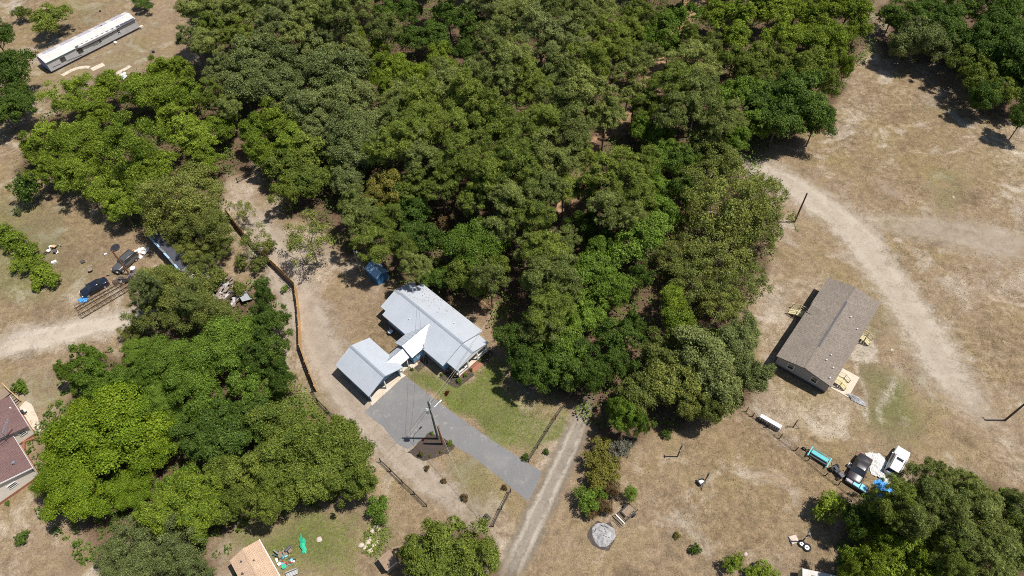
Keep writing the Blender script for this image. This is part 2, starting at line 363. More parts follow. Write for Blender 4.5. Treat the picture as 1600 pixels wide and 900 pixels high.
        sand = mx(sand, poly(pp, 9), kk)
    dirt = mx(dirt, poly(px(1150,650, 1230,690, 1330,790, 1280,800, 1180,700, 1000,720, 1010,685), 5), 0.75)
    for pp in (px(1290,380, 1370,400, 1390,470, 1300,440), px(1500,420, 1600,440, 1600,560, 1520,520), px(1270,230, 1400,260, 1440,330, 1330,320), px(1180,690, 1290,700, 1300,760, 1200,740)):
        dirt = mx(dirt, poly(pp, 7), .55)
    dirt = mx(dirt, poly(px(190,360, 260,370, 250,440, 180,430, 150,400), 3), 0.6)
    dirt = mx(dirt, poly(px(395,395, 440,420, 450,470, 400,470), 2), 0.7)
    dirt = mx(dirt, poly(px(530,440, 600,450, 600,500, 540,560, 500,500), 5), 0.55)
    dirt = mx(dirt, poly(px(735,480, 800,470, 800,540, 770,560), 3), 0.9)
    dirt = mx(dirt, poly(px(1180,235, 1260,220, 1320,300, 1240,310), 5), 0.4)
    dirt = mx(dirt, poly(px(930,770, 1000,770, 980,880, 900,880), 5), 0.5)
    dirt = mx(dirt, line(px(1290,612, 1213,572, 1215,566), [4,4,3], 1.0), 0.8)
    dirt = mx(dirt, poly(px(290,20, 300,70, 250,110, 220,60), 5), 0.5)
    dirt = mx(dirt, line(px(730,25, 760,10), [12,10], 3), 0.8)
    dirt = mx(dirt, line(px(1090,-20, 1085,20, 1060,60, 1020,110, 1010,150, 975,190, 930,220, 905,260, 885,340, 880,420), [22,22,14,10,9,9,9,9,12,10], 2), 1.0)
    dirt = mx(dirt, line(px(920,640, 945,690, 1000,700), [10,12,10], 3), 0.6)
    lawn = mx(lawn, poly(px(640,562, 690,580, 720,600, 765,560, 800,600, 820,640, 880,640, 870,680, 830,712, 760,665, 700,640, 660,610), 1.5), 1.0)
    lawn = mx(lawn, poly(px(350,830, 460,790, 560,800, 560,900, 440,900, 350,880), 4), 0.8)
    lawn = mx(lawn, poly(px(455,855, 520,850, 530,900, 460,900), 4), 0.9)
    green = mx(green, poly(px(710,700, 760,720, 800,760, 800,800, 760,800, 700,760), 4), 0.6)
    green = mx(green, poly(px(1375,580, 1420,590, 1440,640, 1410,700, 1370,680, 1360,610), 4), 0.95)
    green = mx(green, poly(px(1375,470, 1400,475, 1400,530, 1370,540), 4), 0.6)
    green = mx(green, poly(px(1460,260, 1510,270, 1510,345, 1470,340, 1455,300), 5), 0.6)
    green = mx(green, poly(px(1440,150, 1500,160, 1500,190, 1430,170), 5), 0.4)
    green = mx(green, line(px(1262,322, 1300,360), [7,10], 3), 0.5)
    green = mx(green, poly(px(1130,780, 1180,780, 1180,810, 1120,810), 6), 0.5)
    green = mx(green, poly(px(-40,300, 80,330, 120,420, 60,480, -40,480), 8), 0.75)
    green = mx(green, poly(px(20,590, 100,580, 100,640, 60,640), 5), 0.55)
    green = mx(green, poly(px(60,120, 100,100, 240,30, 300,50, 240,110, 120,140), 8), 0.4)
    green = mx(green, poly(px(95,0, 190,0, 110,60, 100,30), 6), 0.5)
    green = mx(green, poly(px(440,570, 490,630, 530,680, 470,680, 440,620), 4), 0.7)
    green = mx(green, poly(px(560,800, 620,800, 610,860, 580,860), 3), 0.7)
    green = mx(green, line(px(580,650, 560,640), [6,6], 2), 0.3)
    pale = mx(pale, poly(px(800,640, 830,600, 880,640, 860,690, 830,712, 780,680), 3), 0.5)
    keep = np.ones(len(P))
    me = bpy.data.meshes.new('ground')
    me.vertices.add(nx*ny); co = np.zeros((nx*ny, 3)); co[:, :2] = P; me.vertices.foreach_set('co', co.ravel())
    i = np.arange((nx-1)*(ny-1)); r, c = i // (nx-1), i % (nx-1); a = r*nx + c
    quads = np.stack([a, a+1, a+nx+1, a+nx], 1)
    me.loops.add(len(quads)*4); me.loops.foreach_set('vertex_index', quads.ravel())
    me.polygons.add(len(quads)); me.polygons.foreach_set('loop_start', np.arange(len(quads))*4)
    me.update(calc_edges=True)
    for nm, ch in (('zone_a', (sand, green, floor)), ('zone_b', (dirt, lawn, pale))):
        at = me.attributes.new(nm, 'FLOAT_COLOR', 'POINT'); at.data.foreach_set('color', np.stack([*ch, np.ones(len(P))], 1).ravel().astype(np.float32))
    # material
    m = bpy.data.materials.new('field_ground'); m.use_nodes = True; nt = m.node_tree; b = nt.nodes['Principled BSDF']
    v = nt.nodes.new('ShaderNodeTexCoord').outputs['Object']
    za = N(nt, 'ShaderNodeAttribute', attribute_name='zone_a'); zb = N(nt, 'ShaderNodeAttribute', attribute_name='zone_b')
    sa = nt.nodes.new('ShaderNodeSeparateColor'); sb = nt.nodes.new('ShaderNodeSeparateColor')
    nt.links.new(za.outputs['Color'], sa.inputs[0]); nt.links.new(zb.outputs['Color'], sb.inputs[0])
    n_big = noise(nt, v, 0.035, 5, 0.55, 0.6); n_mid = noise(nt, v, 0.16, 6, 0.62, 0.8); n_sm = noise(nt, v, 0.9, 6, 0.68, 0.4); n_fine = noise(nt, v, 5.5, 5, 0.75)
    n_b2 = noise(nt, mathn_vec(nt, v, (37.0, 11.0, 0)), 0.10, 6, 0.6, 1.0); n_s2 = noise(nt, mathn_vec(nt, v, (7.0, 91.0, 0)), 2.2, 5, 0.7)
    # dry mown grass
    c = mixc(nt, maprange(nt, mathn(nt, 'ADD', mathn(nt, 'MULTIPLY', n_sm, 0.5), mathn(nt, 'MULTIPLY', n_s2, 0.5)), 0.37, 0.63), (0.162,0.113,0.066), (0.325,0.238,0.142))
    c = mixc(nt, maprange(nt, n_big, 0.40, 0.66, 0, 0.6), c, (0.330,0.248,0.178))
    c = mixc(nt, maprange(nt, n_b2, 0.48, 0.66, 0, 0.6), c, (0.200,0.155,0.068))
    c = mixc(nt, maprange(nt, n_mid, 0.55, 0.68, 0, 0.8), c, (0.44,0.375,0.300))
    c = mixc(nt, maprange(nt, n_mid, 0.42, 0.30, 0, 0.6), c, (0.125,0.088,0.052))
    def zone(c, mask, col_a, col_b, nz, amp=0.7, lo=0.42, hi=0.62, k=1.0):
        t = mathn(nt, 'ADD', mask, mathn(nt, 'MULTIPLY', mathn(nt, 'SUBTRACT', nz, 0.5), amp))
        t = maprange(nt, t, lo, hi, 0, k)
        return mixc(nt, t, c, mixc(nt, maprange(nt, n_s2, 0.3, 0.7), col_a, col_b))
    c = zone(c, sa.outputs[1], (0.075,0.095,0.026), (0.165,0.170,0.058), mathn(nt, 'ADD', mathn(nt, 'MULTIPLY', n_mid, 0.6), mathn(nt, 'MULTIPLY', n_sm, 0.4)), 1.5, 0.22, 0.80, 0.85)
    c = zone(c, sb.outputs[0], (0.20,0.130,0.080), (0.34,0.235,0.155), n_mid, 1.2, 0.3, 0.9, 0.9)
    c = zone(c, sb.outputs[1], (0.080,0.105,0.026), (0.190,0.195,0.065), n_sm, 0.8, 0.3, 0.75, 0.9)
    c = zone(c, sb.outputs[2], (0.19,0.16,0.09), (0.34,0.28,0.19), n_sm, 1.0, 0.3, 0.8, 0.85)
    c = zone(c, sa.outputs[0], (0.34,0.280,0.220), (0.54,0.468,0.385), mathn(nt, 'ADD', mathn(nt, 'MULTIPLY', n_mid, 0.5), mathn(nt, 'MULTIPLY', n_sm, 0.5)), 1.5, 0.25, 0.95, 0.95)
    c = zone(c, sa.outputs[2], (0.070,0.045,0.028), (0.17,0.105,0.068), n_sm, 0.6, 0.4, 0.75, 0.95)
    c = zone(c, mathn(nt, 'MULTIPLY', sb.outputs[0], sa.outputs[2]), (0.34,0.20,0.11), (0.48,0.31,0.19), n_sm, 0.8, 0.35, 0.8, 0.9)
    # fine grain: stems, clods, litter
    g = maprange(nt, n_fine, 0.28, 0.72, 0.46, 1.32)
    g = mathn(nt, 'MULTIPLY', g, mathn(nt, 'MULTIPLY', maprange(nt, n_sm, 0.3, 0.7, 0.84, 1.15), maprange(nt, n_b2, 0.35, 0.65, 0.86, 1.12)))
    mm = nt.nodes.new('ShaderNodeVectorMath'); mm.operation = 'SCALE'; nt.links.new(c, mm.inputs[0]); nt.links.new(g, mm.inputs['Scale'])
    nt.links.new(mm.outputs[0], b.inputs['Base Color']); b.inputs['Roughness'].default_value = 0.97; b.inputs['Specular IOR Level'].default_value = 0.2
    bn = nt.nodes.new('ShaderNodeBump'); bn.inputs['Distance'].default_value = 0.22; bn.inputs['Strength'].default_value = 0.7
    nt.links.new(mathn(nt, 'ADD', mathn(nt, 'MULTIPLY', n_fine, 0.35), mathn(nt, 'MULTIPLY', n_s2, 0.65)), bn.inputs['Height']); nt.links.new(bn.outputs[0], b.inputs['Normal'])
    me.materials.append(m)
    o = bpy.data.objects.new('ground', me); COL.objects.link(o); o['kind'] = 'structure'
def mathn_vec(nt, v, off):
    n = nt.nodes.new('ShaderNodeVectorMath'); n.operation = 'ADD'; nt.links.new(v, n.inputs[0]); n.inputs[1].default_value = off; return n.outputs[0]
build_ground()

def ribbon_mat(name, c1, c2, crut, rut=True, amp=1.5, gain=1.0):
    m = bpy.data.materials.new(name); m.use_nodes = True; nt = m.node_tree; b = nt.nodes['Principled BSDF']; out = nt.nodes['Material Output']
    v = nt.nodes.new('ShaderNodeTexCoord').outputs['Object']
    at = N(nt, 'ShaderNodeAttribute', attribute_name='across')   # -1..1 across the track
    a = at.outputs['Fac']; ab = mathn(nt, 'ABSOLUTE', a)
    n1 = noise(nt, v, 0.5, 6, 0.65, 0.5); n2 = noise(nt, v, 3.0, 5, 0.7)
    c = mixc(nt, maprange(nt, n2, 0.3, 0.7), c1, c2); c = mixc(nt, maprange(nt, n1, 0.4, 0.65, 0, 0.5), c, tuple(min(1, x*1.25) for x in c2))
    if rut:
        w = mathn(nt, 'ADD', a, mathn(nt, 'MULTIPLY', mathn(nt, 'SUBTRACT', n1, 0.5), 0.5))
        r = maprange(nt, mathn(nt, 'ABSOLUTE', mathn(nt, 'SUBTRACT', mathn(nt, 'ABSOLUTE', w), 0.38)), 0.17, 0.06, 0, 0.85)
        c = mixc(nt, r, c, crut)
    nt.links.new(c, b.inputs['Base Color']); b.inputs['Roughness'].default_value = 0.95
    al = mathn(nt, 'SUBTRACT', 1.0, ab); al = mathn(nt, 'ADD', al, mathn(nt, 'MULTIPLY', mathn(nt, 'SUBTRACT', mathn(nt, 'ADD', mathn(nt, 'MULTIPLY', n1, 0.5), mathn(nt, 'MULTIPLY', n2, 0.5)), 0.5), amp))
    fd = N(nt, 'ShaderNodeAttribute', attribute_name='fade')
    al = mathn(nt, 'MULTIPLY', al, fd.outputs['Fac']); nt.links.new(maprange(nt, al, 0.10, 0.70, 0, gain), b.inputs['Alpha'])
    bn = nt.nodes.new('ShaderNodeBump'); bn.inputs['Distance'].default_value = 0.08; nt.links.new(n2, bn.inputs['Height']); nt.links.new(bn.outputs[0], b.inputs['Normal'])
    return m
def ribbon(name, pts, hw, z, m, kind='structure'):
    W3 = [Vector((*G(*p), z)) for p in pts]; vs = []; fs = []; ac = []
    # resample
    L = []
    for i in range(len(W3)-1):
        k = max(2, int((W3[i+1]-W3[i]).length / 1.5))
        for j in range(k): L.append((W3[i].lerp(W3[i+1], j/k), hw[i]*(1-j/k)+hw[i+1]*j/k))
    L.append((W3[-1], hw[-1])); n = 9
    P = [p for p, _ in L]
    for _ in range(6): P = [P[0]] + [(P[i-1] + P[i]*2 + P[i+1]) / 4 for i in range(1, len(P)-1)] + [P[-1]]
    for i, p in enumerate(P):
        d = (P[min(i+1, len(P)-1)] - P[max(i-1, 0)]).normalized(); s = Vector((-d.y, d.x, 0)); h = L[i][1]
        for k in range(n):
            t = -1 + 2*k/(n-1); vs.append(p + s*h*t); ac.append(t)
    for i in range(len(P)-1):
        for k in range(n-1): fs.append((i*n+k, (i+1)*n+k, (i+1)*n+k+1, i*n+k+1))
    b = MB(); b.add(vs, fs); o = b.build(name, m); at = o.data.attributes.new('across', 'FLOAT', 'POINT'); at.data.foreach_set('value', ac)
    M_ = len(P); fa = [min(1, i/6, (M_-1-i)/6) for i in range(M_) for k in range(n)]
    at = o.data.attributes.new('fade', 'FLOAT', 'POINT'); at.data.foreach_set('value', fa)
    o['kind'] = kind; return o
ROADM = ribbon_mat('packed_dirt_road', (0.160,0.132,0.103), (0.262,0.225,0.18), (0.38,0.33,0.27))
SANDM = ribbon_mat('pale_sand', (0.37,0.31,0.24), (0.51,0.44,0.355), (0.54,0.47,0.385), amp=2.4, gain=.8)
SANDM2 = ribbon_mat('worn_sand', (0.36,0.30,0.235), (0.52,0.45,0.36), (0.56,0.49,0.40), amp=3.0, gain=.62)
ribbon('dirt_road', px(930,590, 915,640, 895,690, 865,750, 838,810, 805,880, 770,960), [1.6,1.8,2.1,2.3,2.4,2.4,2.4], 0.004, ROADM)
ribbon('sandy_track', px(-60,552, 40,534, 110,518, 170,505, 230,490, 290,478), [4.2,4.0,3.4,3.0,2.4,1.8], 0.004, SANDM)
ribbon('sandy_track', px(1120,250, 1180,262, 1240,290, 1300,330, 1350,375, 1385,435, 1440,510, 1485,590, 1560,680), [5.5,5.0,5.0,4.8,5.6,5.2,5.4,5.0,3.6], 0.004, SANDM2)
ribbon('sandy_track', px(1335,350, 1400,352, 1480,362, 1560,378, 1660,392), [3.0,4.2,5.2,6.0,6.5], 0.008, ribbon_mat('faint_sand', (0.32,0.26,0.20), (0.46,0.39,0.31), (0.48,0.41,0.33), amp=3.4, gain=.42))
ribbon('dirt_path', px(368,310, 440,420, 500,530, 530,600, 600,690, 690,770, 790,835), [4.5,5.0,5.4,4.6,3.2,2.8,2.8], 0.004, ribbon_mat('yard_sand', (0.27,0.215,0.165), (0.42,0.35,0.28), (0.44,0.375,0.305), amp=2.8, gain=.7))

# driveway, apron, beds as sheets
def ragged(pts, amp=0.12, step=0.6, seed=1):
    r = random.Random(seed); out = []
    for i in range(len(pts)):
        a = Vector(pts[i]); b = Vector(pts[(i+1) % len(pts)]); k = max(1, int((b-a).length/step))
        for j in range(k):
            p = a.lerp(b, j/k); out.append((p.x + r.uniform(-amp, amp), p.y + r.uniform(-amp, amp)))
    return out
def sheet(name, pts, z, m, amp=0.1, seed=1, kind='structure', thick=0.0):
    b = MB(); P = ragged(Gs(pts), amp, 0.5, seed)
    if thick: b.prism(P, z, z + thick)
    else: b.add([(x, y, z) for x, y in P], [tuple(range(len(P)))])
    o = b.build(name, m); o['kind'] = kind; 
    # make sure the sheet faces up
    if o.data.polygons[0].normal.z < 0 and not thick: o.data.flip_normals()
    return o
sheet('gravel_driveway', px(627,590, 634,587, 665,612, 700,639, 750,675, 800,708, 847,737, 838,760, 825,783, 806,768, 770,737, 735,711, 710,697, 706,694, 672,677, 655,690, 637,702, 618,692, 600,668, 570,645, 580,632), 0.009, MT['gravel'], 0.045, 3)
sheet('concrete_apron', px(581,634, 578,628, 603,603, 625,580, 634,587, 627,592, 605,612), 0.013, MT['concrete'], 0.03, 5)
sheet('mulch_bed', px(672,675, 690,683, 712,697, 700,709, 682,714, 662,721, 650,716, 637,707), 0.013, MT['mulch'], 0.12, 6)
o = sheet('charred_ground', [(943 + 23*math.cos(t), 837 + 22*math.sin(t)) for t in np.linspace(0, 2*math.pi, 14)[:-1]], 0.006, MT['char'], 0.35, 8)
# ash ring
fp = empty('fire_pit', G(943, 835), 0, 'round bare patch of grey-white bonfire ash on dry grass beside the dirt road', 'fire pit')
b = MB(); rr = random.Random(3); n = 26
for k, (r0, z) in enumerate(((1.5, 0.012), (1.3, 0.05), (0.8, 0.10), (0.35, 0.14))):
    for i in range(n):
        t = 2*math.pi*i/n; q = r0 * (1 + 0.08*math.sin(3*t+1) + rr.uniform(-.05,.05)); b.v.append((q*math.cos(t), q*math.sin(t), z + rr.uniform(-.01,.03)*(k>0)))
for k in range(3):
    for i in range(n): b.f.append((k*n+i, k*n+(i+1)%n, (k+1)*n+(i+1)%n, (k+1)*n+i))
b.f.append(tuple(range(3*n, 4*n))); b.build('ash_bed', MT['ash'], fp)
for i in range(7):
    a = rr.uniform(0, 6.3); q = rr.uniform(0.3, 1.2); l = rr.uniform(.12,.3); aa = rr.uniform(0, 3.1)
    MB().bar((q*math.cos(a)-l*math.cos(aa), q*math.sin(a)-l*math.sin(aa), 0.14), (q*math.cos(a)+l*math.cos(aa), q*math.sin(a)+l*math.sin(aa), 0.17), 0.06).build('charred_stick', MT['black'], fp)

# ------------------------------------------------------------------ buildings
def gable_roof(parent, cx, cy, L, Wd, he, hr, rz=0, over=0.0, m=None, thick=0.12, ribs=0.0, name='roof', m2=None, cap=True, capm=None):
    """gabled roof, ridge along local x; L and Wd to the outside of the eaves"""
    R = Matrix.Translation((cx, cy, 0)) @ Matrix.Rotation(rz, 4, 'Z'); out = []
    for s, mm in ((1, m), (-1, m2 or m)):
        b = MB(); a = [(-L/2, s*Wd/2, he), (L/2, s*Wd/2, he), (L/2, 0, hr), (-L/2, 0, hr)]
        top = [R @ Vector(p) for p in a]; bot = [p - Vector((0,0,thick)) for p in top]
        fs = [(0,1,2,3), (7,6,5,4), (0,4,5,1), (1,5,6,2), (2,6,7,3), (3,7,4,0)]
        if s < 0: fs = [f[::-1] for f in fs]
        b.add(top + bot, fs)
        if ribs:
            k = int(L / ribs)
            for i in range(k + 1):
                x = -L/2 + 0.02 + (L - 0.04)*i/k
                b.bar(R @ Vector((x, s*Wd/2, he+0.012)), R @ Vector((x, s*0.02, hr+0.012)), 0.022, 0.03)
        out.append(b.build(name, mm, parent))
    if cap:
        b = MB(); w = min(0.22, Wd*0.1); dz = w * (hr-he) / (Wd/2)
        p = [(-L/2-.01, -w, hr-dz+0.05), (-L/2-.01, 0, hr+0.055), (-L/2-.01, w, hr-dz+0.05), (L/2+.01, -w, hr-dz+0.05), (L/2+.01, 0, hr+0.055), (L/2+.01, w, hr-dz+0.05)]
        b.add([R @ Vector(q) for q in p], [(0,1,4,3), (1,2,5,4)]); b.build('ridge_cap', capm or MT['ridge'], out[0])
    return out
def gable_walls(parent, cx, cy, L, Wd, he, hr, rz, m, z0=0.0, name='wall', ends=(1, 1), full=True):
    R = Matrix.Translation((cx, cy, 0)) @ Matrix.Rotation(rz, 4, 'Z'); t = 0.15
    res = []
    for s in (1, -1):
        b = MB(); y = s*(Wd/2 - t/2); b.box((0, y, (z0+he)/2), (L, t, he-z0)); b.v = [tuple(R @ Vector(v)) for v in b.v]; res.append(b.build(name, m, parent))
    for s, on in zip((1, -1), ends):
        if not on: continue
        b = MB(); x0, x1 = s*(L/2 - t), s*(L/2 - 0.003)
        pr = [(-Wd/2+t+.003, z0), (Wd/2-t-.003, z0), (Wd/2-t-.003, he), (0, hr - 0.05), (-Wd/2+t+.003, he)]
        n = 5; b.add([(x0, p, z) for p, z in pr] + [(x1, p, z) for p, z in pr], [tuple(range(n)), tuple(range(n, 2*n))[::-1]] + [(i, n+i, n+(i+1)%n, (i+1)%n) for i in range(n)])
        b.v = [tuple(R @ Vector(v)) for v in b.v]; res.append(b.build(name, m, parent))
    return res
def window(parent, x, y, z, rz, w=0.9, h=1.2, depth=0.06, fm=None):
    """window on a wall; local +x after rz is the outward normal"""
    R = Matrix.Translation((x, y, z)) @ Matrix.Rotation(rz, 4, 'Z')
    b = MB()
    for dy in (-1, 1): b.box((0.02, dy*w/2, 0), (depth, 0.08, h+0.08))
    for dz in (-1, 1): b.box((0.022, 0, dz*h/2), (depth+0.004, w-0.08, 0.08))
    b.box((0.018, 0, 0), (depth*0.7, w-0.08, 0.04)); b.v = [tuple(R @ Vector(v)) for v in b.v]
    f = b.build('window', fm or MT['trim'], parent)
    g = MB().box((0.008, 0, 0), (0.02, w-0.08, h-0.08)); g.v = [tuple(R @ Vector(v)) for v in g.v]; g.build('pane', MT['glass'], f)
def door(parent, x, y, rz, w=0.95, h=2.05, z0=0.3, m=None):
    R = Matrix.Translation((x, y, z0)) @ Matrix.Rotation(rz, 4, 'Z')
    b = MB(); b.box((0.02, 0, h/2), (0.05, w, h)); b.box((0.05, 0, h*0.72), (0.02, w*0.6, h*0.35)); b.box((0.05, 0, h*0.28), (0.02, w*0.6, h*0.35))
    b.v = [tuple(R @ Vector(v)) for v in b.v]; d = b.build('door', m or MT['white'], parent)
    k = MB().box((0.1, w*0.38, h*0.48), (0.06, 0.05, 0.05)); k.v = [tuple(R @ Vector(v)) for v in k.v]; k.build('handle', MT['steel'], d)

# --- white-roofed blue house with breezeway and open garage (one connected building)
TH = math.radians(134.6)
hs = empty('house', (-12.69, 60.51, 0), TH, 'blue house with pale metal roofs, brick porch and open garage beside the gravel driveway', 'house')
RM, RB = MT['roofmetal'], 0.6
gable_roof(hs, 0, 0, 13.9, 8.4, 2.81, 4.24, 0, m=RM, ribs=RB)
gable_walls(hs, 0, 0, 13.0, 7.6, 2.78, 4.12, 0, MT['blue'], 0.45)
gable_roof(hs, -7.98, 0, 2.2, 6.67, 2.74, 3.87, 0, m=RM, ribs=RB)      # porch roof SE
gable_roof(hs, 7.6, 0, 1.6, 6.67, 2.74, 3.87, 0, m=RM, ribs=RB)        # rear porch roof NW
MB().box((0, 0, 0.225), (12.9, 7.5, 0.45)).build('brick_foundation', MT['brick'], hs)
# cross gable
gable_roof(hs, -0.5, 3.62, 5.46, 3.96, 2.82, 3.95, math.pi/2, m=RM, m2=RM, ribs=RB)
gable_walls(hs, -0.5, 4.4, 3.2, 3.3, 2.76, 3.80, math.pi/2, MT['blue'], 0.45, ends=(1, 0))
MB().box((-0.5, 4.4, 0.225), (3.2, 3.1, 0.45)).build('brick_foundation', MT['brick'], hs)
# breezeway
bwc = (-0.62, 8.0)
gable_roof(hs, bwc[0], bwc[1], 3.3, 2.7, 2.55, 3.42, math.pi/2, m=RM, ribs=RB)
for x in (-1.75, 0.5):
    for y in (6.9, 8.1): MB().box((x, y, 1.22), (0.12, 0.12, 2.44)).build('post', MT['white'], hs)
MB().box((-0.6, 7.2, 0.07), (2.3, 2.3, 0.14)).build('breezeway_floor', MT['concrete'], hs)
MB().box((-2.0, 6.2, 0.1), (1.0, 1.2, 0.2)).build('step', MT['concrete'], hs)
# garage
gable_roof(hs, 1.2, 11.61, 7.84, 6.6, 2.79, 4.35, 0, m=RM, ribs=RB)
gw = gable_walls(hs, 1.35, 11.61, 6.9, 5.9, 2.75, 4.2, 0, MT['blue'], 0.1, ends=(1, 0))
b = MB(); x = 1.35 - 3.45
pr = [(-2.80, 2.35), (2.80, 2.35), (2.80, 2.75), (0, 4.15), (-2.80, 2.75)]
b.add([(x, 11.61+p, z) for p, z in pr] + [(x+.12, 11.61+p, z) for p, z in pr], [(0,1,2,3,4)[::-1], (5,6,7,8,9)] + [(i, (i+1)%5, 5+(i+1)%5, 5+i) for i in range(5)])
b.build('gable_wall', MT['blue'], hs)
for y in (8.76, 11.61, 14.46): MB().box((x+.06, y, 1.17), (0.2, 0.16, 2.34)).build('post', MT['white'], hs)
MB().box((1.35, 11.61, 0.05), (6.7, 5.8, 0.1)).build('garage_floor', MT['concrete'], hs)
MB().box((3.6, 11.0, 1.0), (1.2, 3.0, 1.8)).build('shelving', MT['innershade'], hs)
# windows, doors; +y local is the south-west side
for xx in (4.6, -4.4): window(hs, xx, 3.81, 1.75, math.pi/2)
window(hs, -2.9, 3.81, 1.75, math.pi/2, 0.7, 0.9)
for xx in (-4.5, -1.0, 2.5, 5.2): window(hs, xx, -3.81, 1.75, -math.pi/2)
window(hs, -2.11, 4.8, 1.7, math.pi, 1.0, 1.2); door(hs, -0.5, 6.01, math.pi/2)
window(hs, -6.51, 2.2, 1.75, math.pi); window(hs, -6.51, -2.2, 1.75, math.pi); door(hs, -6.51, 0.2, math.pi)
window(hs, 6.51, 2.0, 1.75, 0); door(hs, 6.51, 0.0, 0)
# white fascia and trim boards under the eaves
for (x0, x1, y, z) in ((-6.9, -2.5, 4.17, 2.60), (1.5, 6.9, 4.17, 2.60), (-6.9, 6.9, -4.17, 2.60)):
    MB().box(((x0+x1)/2, y, z), (x1-x0, 0.04, 0.16)).build('fascia_board', MT['trim'], hs)
# brick porch with columns and rail
MB().box((-7.75, 0, 0.2), (2.4, 6.1, 0.4)).build('porch_floor', MT['brick'], hs)
MB().box((-7.75, 0, 0.412), (2.2, 5.9, 0.02)).build('porch_deck', MT['concrete'], hs)
for y in (-2.95, -1.0, 1.0, 2.95): MB().box((-8.85, y, 1.53), (0.2, 0.2, 2.22)).build('porch_column', MT['white'], hs)
for y0, y1 in ((-2.95, -1.0), (1.0, 2.95)):
    rl = MB().bar((-8.85, y0+.1, 1.25), (-8.85, y1-.1, 1.25), 0.08).bar((-8.85, y0+.1, 0.58), (-8.85, y1-.1, 0.58), 0.06).build('porch_rail', MT['white'], hs)
    bb = MB()
    for k in range(9): bb.box((-8.85, y0+.2+(y1-y0-.4)*k/8, 0.9), (0.03, 0.03, 0.6))
    bb.build('balusters', MT['white'], rl)
b = MB(); pr = [(-3.2, 2.66), (3.2, 2.66), (0, 3.72)]
b.add([(-9.0, p, z) for p, z in pr] + [(-8.88, p, z) for p, z in pr], [(2,1,0), (3,4,5), (0,1,4,3), (1,2,5,4), (2,0,3,5)]); b.build('pediment', MT['white'], hs)
for k in range(3): MB().box((-9.15-0.3*k, 0, 0.16-0.05*k), (0.35, 1.9, 0.32-0.1*k)).build('step', MT['brick'], hs)
b = MB(); b.tube([(-2.6, 4.0, 2.2), (-2.6, 4.0, 3.9), (-2.55, 3.9, 4.0)], 0.05, 8); b.build('service_mast', MT['black'], hs)
for (ux, uy) in ((2.6, 2.2), (-3.2, -1.9), (4.5, -2.4)):
    z = 4.24 - abs(uy)*(1.43/4.2); MB().cyl((ux, uy, z-0.1), 0.06, 0.45, 8).build('vent_pipe', MT['trim'], hs)
lr_ = random.Random(8); lb_ = MB()
for i in range(140):
    x, y = lr_.uniform(-1, 6.8), -4.1*lr_.random()**.5; z = 4.24 + y*(1.43/4.2) + 0.012
    lb_.box((x, y, z), (lr_.uniform(.05,.16), lr_.uniform(.05,.12), .01), lr_.uniform(0,3), 0, .33)
o = lb_.build('fallen_leaves', MT['oldwood'], hs); o['kind'] = 'stuff'
# garden beds round the house
def local_sheet(name, root, poly, z, m):
    M = Matrix.Translation(root.location) @ Matrix.Rotation(root.rotation_euler.z, 4, 'Z')
    P = ragged([tuple((M @ Vector((x, y, 0)))[:2]) for x, y in poly], 0.06, 0.5, 4)
    o = MB().add([(x, y, z) for x, y in P], [tuple(range(len(P)))]).build(name, m)
    if o.data.polygons[0].normal.z < 0: o.data.flip_normals()
    o['kind'] = 'structure'; return o
local_sheet('mulch_bed', hs, [(-6.5, 3.8), (-6.5, 5.1), (-9.9, 4.6), (-10.2, 1.1), (-9.0, 1.1), (-9.0, 3.1), (-7.0, 3.1)], 0.013, MT['mulch'])
local_sheet('mulch_bed', hs, [(-9.0, -1.1), (-10.1, -1.1), (-9.8, -3.6), (-6.5, -3.9), (-6.5, -3.1), (-9.0, -3.1)], 0.013, MT['mulch'])
local_sheet('mulch_bed', hs, [(-2.3, 4.0), (-3.4, 4.2), (-3.5, 6.5), (-2.2, 6.4)], 0.013, MT['mulch'])

# --- brown shingled double-wide
bh = empty('house', (47.58, 55.67, 0), math.radians(49.0), 'grey double-wide house with a brown-grey shingle roof standing alone on the sandy field', 'house')
gable_roof(bh, 0, 0, 18.5, 8.4, 2.92, 3.75, 0, m=MT['shinglebrown'], capm=MT['shinglebrown'], thick=0.14)
gable_walls(bh, 0, 0, 17.7, 7.9, 2.85, 3.62, 0, MT['greyside'], 0.7)
MB().box((0, 0, 0.35), (17.6, 7.8, 0.7)).build('skirting', MT['charcoal'], bh)
b = MB(); b.bar((-4.6, 0.0, 3.83), (5.6, 0, 3.83), 0.22, 0.06); b.build('ridge_vent', MT['charcoal'], bh)
gable_roof(bh, 2.0, 2.75, 2.6, 2.6, 3.12, 3.50, math.pi/2, m=MT['shinglebrown'], thick=0.1, cap=False, name='dormer_roof')
for (x, y) in ((-4.7, -2.0), (-5.9, -1.8), (-6.4, -3.1), (3.4, -1.6), (2.2, -3.2), (-8.2, -3.4)):
    z = 3.75 - abs(y)*(0.83/4.2); MB().cyl((x, y, z-0.05), 0.09, 0.35, 10).build('vent_pipe', MT['trim'], bh)
for xx in (-6.5, -3.4, 6.0): window(bh, xx, 3.96, 1.9, math.pi/2)
for xx in (-7.3, -1.0, 3.0, 7.2): window(bh, xx, -3.96, 1.9, -math.pi/2)
door(bh, 2.0, 3.96, math.pi/2, z0=0.7); door(bh, -5.3, -3.96, -math.pi/2, z0=0.7); door(bh, 5.2, -3.96, -math.pi/2, z0=0.7)
window(bh, -8.86, -1.8, 1.9, math.pi); window(bh, -8.86, 1.8, 1.9, math.pi); window(bh, 8.86, 0, 1.9, 0)
